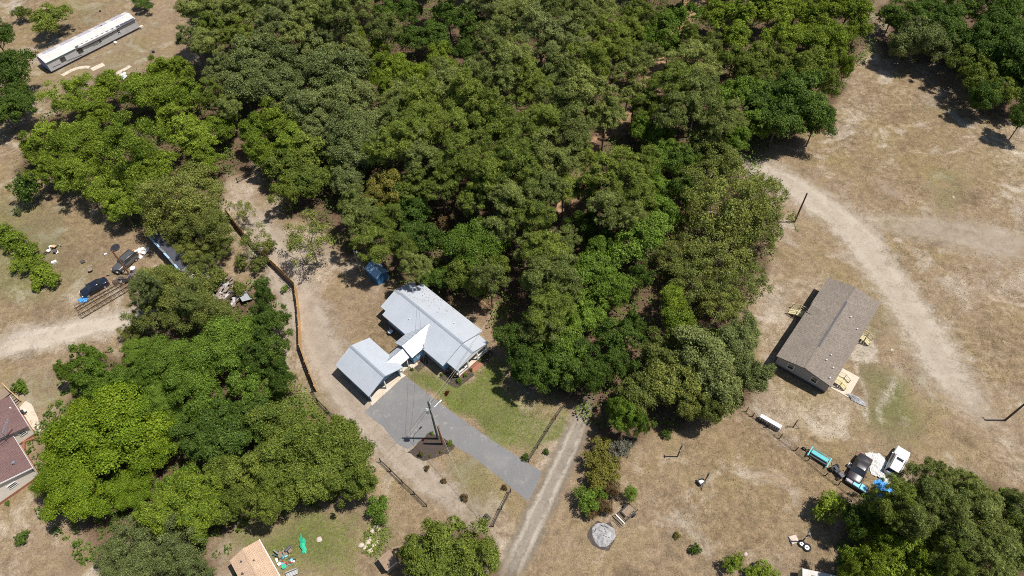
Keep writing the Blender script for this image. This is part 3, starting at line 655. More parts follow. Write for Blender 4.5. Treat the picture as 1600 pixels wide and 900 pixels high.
for (a0, a1, y) in ((-8.9, 8.9, 4.1), (-8.9, 8.9, -4.1)): MB().box(((a0+a1)/2, y+0.0, 2.76), (a1-a0, 0.03, 0.14)).build('fascia_board', MT['trim'], bh)
MB().box((-5.2, -5.6, 0.03), (4.2, 2.6, 0.06)).build('patio_slab', MT['concrete'], bh)
def wood_steps(x, y, rz, label, wdt=1.5, n=4, deck=1.2, root=bh):
    M = root.matrix_basis @ Matrix.Translation((x, y, 0)); w = M.translation
    st = empty('porch_steps', (w.x, w.y, 0), root.rotation_euler.z + rz, label, 'steps')
    top = 0.68
    for k in range(int(deck/0.14)): MB().box((0.07 + 0.14*k, 0, top), (0.13, wdt, 0.035)).build('deck_board', MT['palewood'], st)
    for k in range(n):
        MB().box((deck + 0.14 + 0.28*k, 0, top - (k+1)*top/(n+1)), (0.29, wdt, 0.04)).build('tread', MT['palewood'], st)
    for s in (-1, 1):
        MB().bar((deck, s*wdt/2, top-.08), (deck+0.28*n, s*wdt/2, 0.06), 0.05, 0.2).build('stringer', MT['palewood'], st)
        rr_ = MB().bar((0.05, s*wdt/2, top+0.9), (deck, s*wdt/2, top+0.9), 0.07).bar((deck, s*wdt/2, top+0.9), (deck+0.28*n, s*wdt/2, 0.95), 0.07)
        rr_.bar((0.05, s*wdt/2, top+0.45), (deck, s*wdt/2, top+0.45), 0.05).bar((deck, s*wdt/2, top+0.45), (deck+0.28*n, s*wdt/2, 0.5), 0.05)
        rr_.build('handrail', MT['palewood'], st)
        for xx, z in ((0.08, top+.95), (deck, top+.95), (deck+0.28*n, 1.0)): MB().box((xx, s*wdt/2, z/2), (0.09, 0.09, z)).build('post', MT['palewood'], st)
    return st
wood_steps(2.0, 4.15, math.pi/2, 'pale wooden entrance steps with handrails on the left long side of the brown-roofed house')
wood_steps(-5.8, -4.15, -math.pi/2, 'small pale wooden deck and steps at the lower right corner of the brown-roofed house', 1.6, 3, 1.0)
wood_steps(3.6, -4.15, -math.pi/2, 'narrow wooden steps with a dark rail at the upper right side of the brown-roofed house', 1.2, 3, 0.8)

# --- damaged mobile home top left
mh = empty('mobile_home', (-95.21, 145.52, 0), math.radians(47.5), 'long dilapidated white mobile home with peeling roof edge at the top left of the field', 'mobile home')
Lm, Wm = 22.4, 4.7
gable_roof(mh, 0, 0, Lm, Wm, 2.75, 3.25, 0, m=MT['mhstrip'], m2=MT['mhroof'], thick=0.1, capm=MT['trim'])
for k in range(16):                                                  # roof sheets on the far slope
    x = -Lm/2 + Lm*(k+0.5)/16
    MB().add([(x-.62, 2.36, 2.775), (x+.62, 2.36, 2.775), (x+.62, 0.25, 3.225), (x-.62, 0.25, 3.225)], [(0,1,2,3)]).build('roof_sheet', MT['mhstrip'] if k % 3 else MT['mhroof'], mh)
gable_walls(mh, 0, 0, Lm-0.1, Wm-0.15, 2.68, 3.1, 0, MT['mhwall'], 0.5)
MB().box((-Lm/2-0.0, 0, 1.55), (0.04, Wm-0.35, 2.0)).build('shade_blue_end', MT['mhshade'], mh)  # bluish shade of the end wall put into the panel colour
MB().box((0, 0, 0.25), (Lm-0.5, Wm-0.5, 0.5)).build('skirting', MT['charcoal'], mh)
for xx in (-7.6, -3.4, 1.5, 6.3): window(mh, xx, -Wm/2+0.08, 1.75, -math.pi/2, 1.1 if xx < 0 else 0.8, 0.9, fm=MT['rust'] if xx < 0 else None)
# sagging torn roof edge: a curled strip of metal that hangs over the wall
b = MB(); ns = 40
for i in range(ns+1):
    t = i/ns; x = -4.0 + 15.0*t; dip = 0.55*math.sin(math.pi*min(1, t*1.35))*(1-t)**0.3 + 0.12*math.sin(11*t)*(1-t)
    for y, z in ((-Wm/2+0.5, 2.88), (-Wm/2-0.02, 2.78-dip*0.35), (-Wm/2-0.22, 2.70-dip*0.8), (-Wm/2-0.12, 2.52-dip)):
        b.v.append((x, y, z + 0.03*math.sin(5*x)))
for i in range(ns):
    for k in range(3): b.f.append((i*4+k, (i+1)*4+k, (i+1)*4+k+1, i*4+k+1))
b.build('torn_roof_edge', MT['charcoal'], mh)
b = MB(); b.bar((-11.0, -Wm/2-0.03, 2.62), (-4.2, -Wm/2-0.03, 2.66), 0.05, 0.16); b.build('gutter', MT['tealdark'], mh)
MB().cyl((4.2, 0.3, 3.1), 0.14, 0.4, 10).build('roof_vent', MT['charcoal'], mh)
for i, (xx, zz) in enumerate(((-9.4, 1.2), (-6.2, 1.0), (-4.4, 0.85), (0.6, 1.4))): MB().box((xx, -Wm/2+0.045, zz), (1.9, 0.03, 0.05), 0, 0.05).build('gap_shade_strip', MT['innershade'], mh)  # solid dark strips painted as the shade of open siding
MB().box((11.6, -2.2, 0.3), (0.9, 0.6, 0.5), 0.4).build('step', MT['concrete'], mh)

# --- maroon roofed house at left edge
ma = math.atan2(46.05-49.69, -69.76+73.18)         # along the east eave, heading down-right in plan
mr = empty('house', (-69.76, 46.05, 0), ma, 'cream house with a maroon shingle roof, cut by the left edge of the photo', 'house')
# local x runs along the eave (south-east), local y (left) points out to the yard
ux, uy = math.cos(ma), math.sin(ma)
def mloc(p): dx, dy = p[0]+69.76, p[1]-46.05; return dx*ux+dy*uy, -dx*uy+dy*ux
s0, s1 = mloc(G(23.4, 687, 2.8)), mloc(G(51, 731, 2.8)); n0 = mloc(G(23, 632, 2.8)); nn = mloc(G(0, 620, 2.8)); w5 = mloc(G(0, 759.4, 2.8))
def half_gable(root, x0, x1, y, he, hr, wd, tag_):
    gable_roof(root, (x0+x1)/2, y - wd/2, abs(x1-x0), wd, he, hr, 0, m=MT['shinglemaroon'], thick=0.14, capm=MT['shinglemaroon'])
half_gable(mr, n0[0]-2.0, 0.0, 0.0, 2.8, 4.6, 11.0, 'n')
half_gable(mr, -0.02, s1[0], s1[1], 2.85, 4.55, 11.0, 's')
gable_walls(mr, (n0[0]-2.0)/2 - 0.15, -5.5, abs(n0[0]-2.0)-0.5, 10.2, 2.72, 4.42, 0, MT['cream'], 0.45)
gable_walls(mr, s1[0]/2 - 0.1, s1[1]-5.5, s1[0]-0.4, 10.2, 2.75, 4.4, 0, MT['cream'], 0.45)
MB().box(((n0[0]-2.0)/2-.15, -5.5, 0.22), (abs(n0[0]-2.0)-0.45, 10.3, 0.45)).build('brick_base', MT['brick'], mr)
MB().box((s1[0]/2-0.1, s1[1]-5.5, 0.225), (s1[0]-0.35, 10.32, 0.45)).build('brick_base', MT['brick'], mr)
MB().box(((n0[0]-2.0)/2, 0.02, 2.68), (abs(n0[0]-2.0), 0.04, 0.18)).build('fascia_board', MT['trim'], mr)
MB().box((s1[0]/2, s1[1]+0.02, 2.72), (s1[0], 0.04, 0.18)).build('fascia_board', MT['trim'], mr)
window(mr, s1[0]-0.28, s1[1]-3.2, 1.9, 0, 1.1, 0.7); window(mr, s1[0]-0.28, s1[1]-6.8, 1.9, 0, 1.1, 1.0)
window(mr, -0.35+0.0, -1.2, 1.9, 0, 0.9, 0.7)
for s in (-1, 1):
    MB().bar((s1[0]+0.02, s1[1]-5.5+s*5.5, 2.78), (s1[0]+0.02, s1[1]-5.5, 4.48), 0.05, 0.2).build('rake_board', MT['trim'], mr)
MB().cyl((s1[0]-1.9, s1[1]-1.3, 3.1), 0.22, 0.75, 14).build('roof_vent', MT['steel'], mr)
MB().cyl((n0[0]+0.4, -0.6, 2.9), 0.1, 0.3, 10).build('vent_pipe', MT['trim'], mr)
# tv antenna lying over the roof
an = empty('tv_antenna', (*G(16, 672, 5.0), 4.4), ang((8,684), (28,665), 5), 'tall metal television antenna mast rising over the maroon roof', 'antenna')
b = MB()
for dy in (-0.15, 0.15, 0): b.tube([(-1.1, dy, 0.0), (-1.1+0.3, dy*0.8, 1.3), (1.0, dy*0.6, 2.5)], 0.03, 6)
for k in range(6): b.bar((-0.7+0.3*k, -0.15, 1.3+0.18*k), (-0.6+0.3*k, 0.15, 1.4+0.18*k), 0.03)
b.build('lattice_mast', MT['steel'], an)
b = MB(); b.bar((-1.6, 0, 1.1), (0.0, 0.0, 1.2), 0.04)
for k in range(7): b.bar((-1.6+0.25*k, -0.7+0.05*k, 1.12+.01*k), (-1.6+0.25*k, 0.7-0.05*k, 1.12+.01*k), 0.025)
b.build('aerial', MT['steel'], an)
# wooden stair and patio beside it
st = empty('wooden_stair', G(26, 636), ang((30,622), (14,606)) , 'dark wooden stair with orange-brown rails at the corner of the maroon-roofed house', 'steps')
for k in range(5): MB().box((0.35+0.34*k, 0.0, 0.18*(k+1)), (0.3, 1.9, 0.05)).build('tread', MT['oldwood'], st)
MB().box((2.9, 0, 0.95), (1.7, 2.3, 0.06)).build('landing', MT['oldwood'], st)
for s in (-1, 1):
    MB().bar((0.1, s*1.0, 1.1), (2.0, s*1.0, 1.95), 0.07).bar((2.0, s*1.0, 1.95), (3.7, s*1.0, 1.95), 0.07).build('handrail', MT['wood'], st)
    for q in ((0.1, 1.1), (2.0, 1.95), (3.7, 1.95)): MB().box((q[0], s*1.0, q[1]/2), (0.09, 0.09, q[1])).build('post', MT['wood'], st)
sheet('patio', px(28,640, 40,626, 50,632, 66,670, 60,676, 48,668, 40,652), 0.012, MT['concrete'], 0.04, 9)
gr = empty('barbecue_grill', G(38, 648), 0.6, 'black barbecue grill on the concrete patio by the maroon-roofed house', 'grill')
MB().box((0,0,0.85), (0.7,0.5,0.35)).build('lid', MT['black'], gr, bevel=0.08)
for a_ in (-1,1):
    for c_ in (-1,1): MB().box((a_*0.28, c_*0.2, 0.35), (0.04,0.04,0.7)).build('leg', MT['black'], gr)
MB().box((0.55,0,0.82), (0.35,0.4,0.03)).build('side_shelf', MT['cream'], gr)
rb = empty('brick_planter', G(50, 688), ang((40,690),(57,684)), 'low orange brick planter wall next to the maroon-roofed house', 'planter')
MB().box((0,0,0.2), (2.0,0.25,0.4)).build('planter_wall', MT['brick'], rb); MB().box((-0.9,-0.7,0.2), (0.25,1.2,0.4)).build('planter_wall', MT['brick'], rb)

# --- tan roofed house at the bottom
ta = math.atan2(23.88-28.4, -30.22+33.55)
tn = empty('house', (-33.55, 28.4, 0), ta, 'white house with tan shingle roof, cut by the bottom edge below the lawn', 'house')
# eave runs along local x from the corner; local -y goes back under the roof
wid = 4.05
gable_roof(tn, 4.4, -wid/2, 8.9, wid, 2.8, 3.35, 0, m=MT['shingletan'], thick=0.12, capm=MT['shingletan'])
gable_walls(tn, 4.5, -wid/2, 8.4, wid-0.5, 2.72, 3.2, 0, MT['white'], 0.0)
MB().box((4.4, 0.03, 2.68), (8.9, 0.07, 0.26)).build('gutter', MT['white'], tn)
window(tn, 2.8, -0.27, 1.6, math.pi/2)
for (x, y) in ((1.2, -2.9), (2.1, -1.6), (2.6, -3.4)): MB().cyl((x, y, 3.0), 0.11, 0.35, 10).build('vent_pipe', MT['charcoal'], tn)

# --- small sheds
sh = empty('garden_shed', (-17.21, 25.4, 0), math.atan2(25.26-24.39, -16.08+17.22), 'small square shed with flat brown plank roof near the bottom dirt track', 'shed')
for k in range(9): MB().box((0, -0.79+0.198*k, 1.82+0.012*k), (1.75, 0.185, 0.05)).build('roof_board', mat('brown_roof_board', (0.27,0.19,0.13), 0.85, 0.25, 3) if k == 0 else bpy.data.materials['brown_roof_board'], sh)
MB().box((0, 0, 0.88), (1.55, 1.6, 1.76)).build('wall', MT['oldwood'], sh)
MB().box((0.0, -0.84, 1.55), (1.6, 0.05, 0.35)).build('white_trim_board', MT['cream'], sh)
door(sh, 0.78, 0, 0, 0.7, 1.4, 0.05, MT['cream'])
bs = empty('blue_shed', (-22.55, 72.35, 0), ang((581,409),(598,424),2.2), 'small blue sheet-metal shed in the shade at the wood edge behind the white metal-roofed house', 'shed')
gable_roof(bs, 0.0, 0.1, 3.3, 2.4, 1.95, 2.5, 0, m=MT['shedroof'], thick=0.05, ribs=0.4, capm=MT['shedroof'])
gable_walls(bs, 0.0, 0.1, 3.1, 2.2, 1.9, 2.42, 0, MT['shedblue'], 0.0)
door(bs, 1.56, 0.1, 0, 0.9, 1.7, 0.03, MT['shedblue'])
# trailer at the bottom right edge
bt = empty('utility_trailer', G(1266, 893, 1.5), ang((1248,889),(1285,897)), 'white box trailer with rust-streaked roof at the bottom edge of the dry field', 'trailer')
MB().box((1.0, -1.0, 1.25), (4.2, 2.1, 1.5)).build('box_body', MT['mhroof'], bt, bevel=0.08)
MB().box((-1.15, -1.0, 1.1), (0.05, 2.0, 1.2)).build('rusty_end_panel', MT['palewood'], bt)
for s in (-1, 1):
    w_ = MB(); w_.tube([(1.2, -1.0+s*1.06, 0.35), (1.2, -1.0+s*1.22, 0.35)], 0.34, 16); t_ = w_.build('wheel', MT['rubber'], bt)
    MB().tube([(1.2, -1.0+s*1.20, 0.35), (1.2, -1.0+s*1.235, 0.35)], 0.18, 12).build('rim', MT['rim'], t_)
MB().bar((-1.1, -1.0, 0.45), (-2.3, -1.0, 0.45), 0.1).build('drawbar', MT['black'], bt)
for k in range(5): MB().box((0.2+0.5*k, -0.6-0.2*(k%3), 2.006), (0.5, 0.12, 0.006), 0.3*k).build('rust_streak', MT['rust2'], bt)

# --- half collapsed trailer under the trees (left)
cp = empty('collapsed_trailer', (*G(262, 393, 2.0), 0), ang((238,364),(290,420),2.0), 'half hidden old trailer with a blue-white roof edge under the trees left of the fence', 'mobile home')
MB().box((0.4, 0.9, 1.2), (10.5, 2.6, 2.0)).build('wall', MT['mhwall'], cp)
b = MB()
for i in range(13):
    x = -5.2 + 10.9*i/12; w0 = 0.1*math.sin(i*1.1)
    for y, z in ((-0.75+w0, 2.12), (-0.35+w0*0.5, 2.34), (2.3, 2.40)): b.v.append((x, y, z + 0.04*math.sin(2*i)))
for i in range(12):
    for k in range(2): b.f.append((i*3+k, (i+1)*3+k, (i+1)*3+k+1, i*3+k+1))
b.build('roof', MT['charcoal'], cp)  # charcoal colour stands in for the tree shade over this roof
for i in range(6): MB().bar((-5.2+1.8*i, -0.62, 2.30), (-3.45+1.8*i, -0.62+0.1*math.sin(i), 2.32), 0.34, 0.05).build('roof_edge_strip', MT['shedroof'] if i % 2 else MT['steel'], cp)
for i in range(3): window(cp, -3.2+3*i, -0.42, 1.3, -math.pi/2, 0.9, 0.7)
# rubble of tin and boards
rb2 = empty('rubble_pile', G(352, 458), ang((330,445),(372,470)), 'heap of broken rusty roof tin and pale boards spilling out below the trees', 'rubble')
rr = random.Random(21)
for i in range(120):
    x, y = rr.uniform(-4.4, 3.6), rr.uniform(-2.3, 2.3); z = 0.3 + 0.8*max(0, 1-(x/4.6)**2-(y/2.6)**2)*rr.uniform(.5, 1)
    MB().box((x, y, z), (rr.uniform(.4, 1.7), rr.uniform(.25, .75), 0.03), rr.uniform(1.2, 1.9) if i % 3 else rr.uniform(0, 3), rr.uniform(-.4,.4), rr.uniform(-.4,.4)).build('tin_piece' if i % 3 else 'board', (MT['rust2'], MT['rust2'], MT['rust'], MT['rust2'], MT['mhwall'])[i % 5], rb2)
pn = empty('grey_panel', G(385, 468), 0.6, 'flat grey metal panel leaning on the lower end of the rusty rubble heap', 'panel')
MB().box((0, 0, 0.9), (1.6, 2.1, 0.06), 0, 0.35).build('sheet', MT['greyside'], pn); MB().box((0.7, 0, 0.45), (0.1, 1.8, 0.8)).build('support', MT['black'], pn)
rb3 = empty('rubble_pile', G(322, 428), 0.3, 'bluish shade-coloured heap of torn sheeting between the hidden trailer and the rusty rubble', 'rubble')
for i in range(34):
    x, y = rr.uniform(-2.6, 2.6), rr.uniform(-1.6, 1.6)
    MB().box((x, y, rr.uniform(.1,.5)), (rr.uniform(.3, 1.0), rr.uniform(.2, .6), 0.03), rr.uniform(0, 3), rr.uniform(-.4,.4), rr.uniform(-.4,.4)).build('sheet_piece', (MT['mhstrip'], MT['mhwall'], MT['tealdark'], MT['charcoal'])[i % 4], rb3)  # shading of the heap put into the blue-grey piece colours

# ------------------------------------------------------------------ fences
def chain(pts_w, step):
    """points every `step` metres along a polyline of world xy"""
    out = [Vector(pts_w[0])]; carry = 0.0
    for i in range(len(pts_w)-1):
        a, b = Vector(pts_w[i]), Vector(pts_w[i+1]); L = (b-a).length; k = max(1, round(L/step))
        for j in range(1, k+1): out.append(a.lerp(b, j/k))
    return out
def plank_fence(pts, label, h=1.8):
    P = chain(Gs(pts), 2.4); o0 = P[0]; root = empty('plank_fence', (o0.x, o0.y, 0), 0, label, 'fence'); r = random.Random(5)
    for i in range(len(P)):
        q = P[i]-o0; MB().box((q.x, q.y, h/2+0.03), (0.11, 0.11, h+0.06)).build('post', MT['wood'], root)
    for i in range(len(P)-1):
        a, b_ = P[i]-o0, P[i+1]-o0; d = (b_-a); L = d.length; th = math.atan2(d.y, d.x); n = max(4, int(L/0.15)); nx, ny = -math.sin(th), math.cos(th)
        b = MB()
        for k in range(n):
            c = a + d*((k+0.5)/n); hh = h + r.uniform(-.03, .03) + (0.06 if i % 2 else 0); off = 0.07 + r.uniform(-.006,.006)
            b.box((c.x - nx*off, c.y - ny*off, hh/2+0.03), (L/n-0.012, 0.022, hh), th)
        pn = b.build('fence_panel', (MT['wood'], MT['wood2'])[i % 2], root); rl = MB()
        for z in (0.4, 1.4): rl.bar((a.x, a.y, z), (b_.x, b_.y, z), 0.04, 0.09)
        rl.build('backing_rail', MT['wood'], pn)
    return root
def rail_fence(pts, label, h=1.25, rails=(0.35, 0.72, 1.1), step=2.4, m=None, group=None):
    m = m or MT['fencedark']; P = chain(Gs(pts), step); o0 = P[0]
    root = empty('rail_fence', (o0.x, o0.y, 0), 0, label, 'fence', group)
    for p in P: q = p-o0; MB().box((q.x, q.y, h/2), (0.12, 0.12, h)).build('post', m, root)
    for i in range(len(P)-1):
        a, b_ = P[i]-o0, P[i+1]-o0
        for z in rails: MB().bar((a.x, a.y, z), (b_.x, b_.y, z), 0.04, 0.09).build('rail', m, root)
    return root
plank_fence(px(495,612, 480,574, 471,548, 470,520, 468,488, 463,452), 'orange wooden plank fence running down from the lone thin tree to the dark rail fence')
plank_fence(px(463,452, 437,426, 405,396, 375,362, 357,338), 'shaded end of the plank fence climbing up-left beneath the trees towards the top yard gate')
rail_fence(px(490,613, 497,628, 511,642, 528,660), 'short dark rail fence joining the lower end of the orange plank fence')
rail_fence(px(595,722, 611,737, 629,755, 648,773, 667,792), 'dark three-rail fence beside the sandy drive, running down from the dense green trees')
rail_fence(px(771,823, 784,796, 798,769), 'short dark rail fence at the corner below the gravel driveway mouth')
rail_fence(px(826,722, 840,700, 856,674, 868,655, 881,636), 'dark rail fence along the lawn beside the dirt road')
rail_fence(px(372,286, 388,277, 408,263, 420,255), 'dark rail fence at the top end of the bare sandy yard')
rail_fence(px(735,463, 755,475, 772,489), 'low orange-brown rail fence behind the pale metal-roofed house at the wood edge', 0.8, (0.35, 0.7), 2.0, MT['wood'])
# wire fence by the vehicles
wf = Gs(px(1166,643, 1176,650.5, 1200,668, 1218,685, 1243,704, 1262,720, 1290,743, 1310,758, 1330,774, 1350,790))
root = empty('wire_fence', (*wf[0], 0), 0, 'rusty wire fence with leaning posts running down to the parked black car', 'fence'); o0 = Vector(wf[0])
rr = random.Random(4)
for i, p in enumerate(wf):
    q = Vector(p)-o0; h = (1.5, 1.25, 1.3, 1.35, 1.3, 1.2, 1.2, 1.2, 1.1, 1.1)[i]; MB().tube([(q.x, q.y, 0), (q.x+rr.uniform(-.1,.1), q.y+rr.uniform(-.1,.1), h)], [0.07, 0.055], 8).build('post', MT['pole'], root)
for z in (0.25, 0.55, 0.85, 1.1):
    for i in range(len(wf)-1): a, b_ = Vector(wf[i])-o0, Vector(wf[i+1])-o0; MB().bar((a.x, a.y, z), (b_.x, b_.y, z), 0.03).build('wire', MT['rust'], root)

# ------------------------------------------------------------------ poles and wires
def crossarm_insulators(b, y0, y1, z, k=3):
    for i in range(k): b.cyl((0, y0+(y1-y0)*i/(k-1), z), 0.05, 0.18, 8)
ux_, uy_ = G(684.5, 685.5)
up = empty('utility_pole', (ux_, uy_, 0), math.radians(48), 'tall thin utility pole with a grey transformer in the mulch bed by the driveway', 'utility pole')
MB().tube([(0,0,0), (0,0,6), (0,0,11.2)], [0.17, 0.145, 0.12], 10).build('pole', MT['polegreen'], up)
t_ = MB().cyl((-0.42, 0.05, 8.7), 0.27, 0.85, 16).build('transformer', MT['steel'], up); MB().cyl((-0.42, 0.05, 9.55), 0.06, 0.22, 8).cyl((-0.52, 0.12, 9.55), 0.05, 0.2, 8).build('bushing', MT['white'], t_)
MB().bar((-0.2, 0.03, 9.1), (0, 0, 9.1), 0.08).build('bracket', MT['steel'], up)
MB().tube([(0,0,8.0), (0.8,0.1,8.35), (1.7,0.15,8.3)], 0.035, 8).build('lamp_arm', MT['steel'], up); MB().box((1.95, 0.16, 8.3), (0.5, 0.22, 0.12)).build('lamp_head', MT['steel'], up, bevel=0.04)
MB().cyl((0.3, 0.1, 9.9), 0.05, 0.25, 8).cyl((0.05, -0.1, 10.9), 0.05, 0.3, 8).build('insulator', MT['white'], up)
MB().bar((-0.5, -0.5, 7.6), (0.1, 0.1, 7.9), 0.05).bar((0,0,10.0), (0.3,0.1,10.0), 0.05).build('bracket', MT['black'], up)
bpx, bpy_ = G(692, 694)
bp = empty('pole_stub', (bpx, bpy_, 0), 0, 'shorter thick brown wooden pole standing right beside the tall utility pole in the mulch bed', 'pole')
MB().tube([(0,0,0), (-0.05,0.03,5.8)], [0.17, 0.14], 10).build('pole', MT['polebrown'], bp)
kx, ky = G(202.6, 428.3)
kp = empty('utility_pole', (kx, ky, 0), 0, 'brown wooden lamp pole between the grey minivan and the steel lattice frames', 'utility pole')
MB().tube([(0,0,0), (0,0,6.1)], [0.16, 0.12], 10).build('pole', MT['polebrown'], kp)
MB().tube([(0,0,5.8), (-0.5,-0.2,6.0), (-0.95,-0.3,5.9)], 0.03, 6).build('lamp_arm', MT['steel'], kp); MB().box((-1.1,-0.33,5.85), (0.45,0.25,0.14), 0.3).build('lamp_head', MT['trim'], kp, bevel=0.04)
jx, jy = G(566, 431)
jp = empty('lamp_pole', (jx, jy, 0), 0, 'thin wooden pole with a small white lamp beside the blue shed', 'lamp pole')
MB().tube([(0,0,0), (-0.05,0,6.9)], [0.12, 0.09], 8).build('pole', MT['barkpale'], jp)
MB().bar((-0.05,0,6.5), (0.35,-0.2,6.6), 0.05).build('lamp_arm', MT['steel'], jp); MB().tube([(0.45,-0.25,6.4), (0.45,-0.25,6.68)], [0.2, 0.1], 12).build('lamp_head', MT['trim'], jp)
ax_, ay_ = G(1241.5, 347)
ap = empty('utility_pole', (ax_, ay_, 0), 0, 'bare dark wooden pole beside the pale sandy track near the spreading oaks', 'utility pole')
MB().tube([(0,0,0), (0.0,0.0,7.1)], [0.16, 0.12], 10).build('pole', MT['pole'], ap); MB().box((0.16, 0.1, 0.9), (0.15, 0.25, 0.4)).build('meter_box', MT['trim'], ap)
cx_, cy_ = G(1570, 657)
cp_ = empty('utility_pole', (cx_, cy_, 0), 0, 'dark wooden pole at the right edge of the field, its top outside the photo', 'utility pole')
MB().tube([(0,0,0), (0,0,5.9)], [0.15, 0.12], 10).build('pole', MT['pole'], cp_); MB().bar((0,0,5.85), (-0.1,0.5,6.0), 0.12).build('bracket', MT['steel'], cp_)

def wire(label, a, b_, sag=0.5, r=0.012, m=None, group=None):
    """a, b_ world points"""
    a, b_ = Vector(a), Vector(b_); pts = [a.lerp(b_, i/14) - Vector((0,0,sag*4*(i/14)*(1-i/14))) for i in range(15)]
    o = MB().tube([p - a for p in pts], r, 5).build('overhead_wire', m or MT['wire']); o.location = a
    return tag(o, label, 'wire')
PT = (ux_, uy_)
mast = hs.matrix_basis @ Vector((-2.55, 3.9, 4.0))
wire('service wire from the tall utility pole up to the mast on the blue house', (PT[0], PT[1], 9.0), mast, 0.5)
wire('left of two pale wires from the utility pole over the porch roof into the wood', (PT[0], PT[1], 10.8), (*G(757, 508, 7.5), 7.5), 0.7, 0.016, MT['wirepale'])
wire('right of two pale wires from the utility pole past the porch into the wood', (PT[0]+.3, PT[1], 10.2), (*G(772, 484, 6.5), 6.5), 0.8, 0.016, MT['wirepale'])
wire('thin dark wire from the utility pole up across the cross gable roof', (PT[0]-.2, PT[1], 10.0), (*G(654, 478, 5.0), 5.0), 0.4)
wire('pale guy wire slanting down from the utility pole to the sandy drive', (PT[0], PT[1], 9.6), (*G(746, 808), 0.1), 0.05, 0.02, MT['wirepale'])
wire('dark wire from the utility pole down-left over the dense green trees', (PT[0], PT[1], 9.8), (*G(468, 838, 4.0), 4.0), 0.8)
wire('dark wire from the pole by the minivan up-left to the light green trees', (kx, ky, 5.9), (*G(50, 310, 6), 6), 0.9)
wire('dark wire crossing the shadow at the upper left edge', (*G(-20, 212, 6), 6), (*G(95, 170, 6), 6), 0.2)

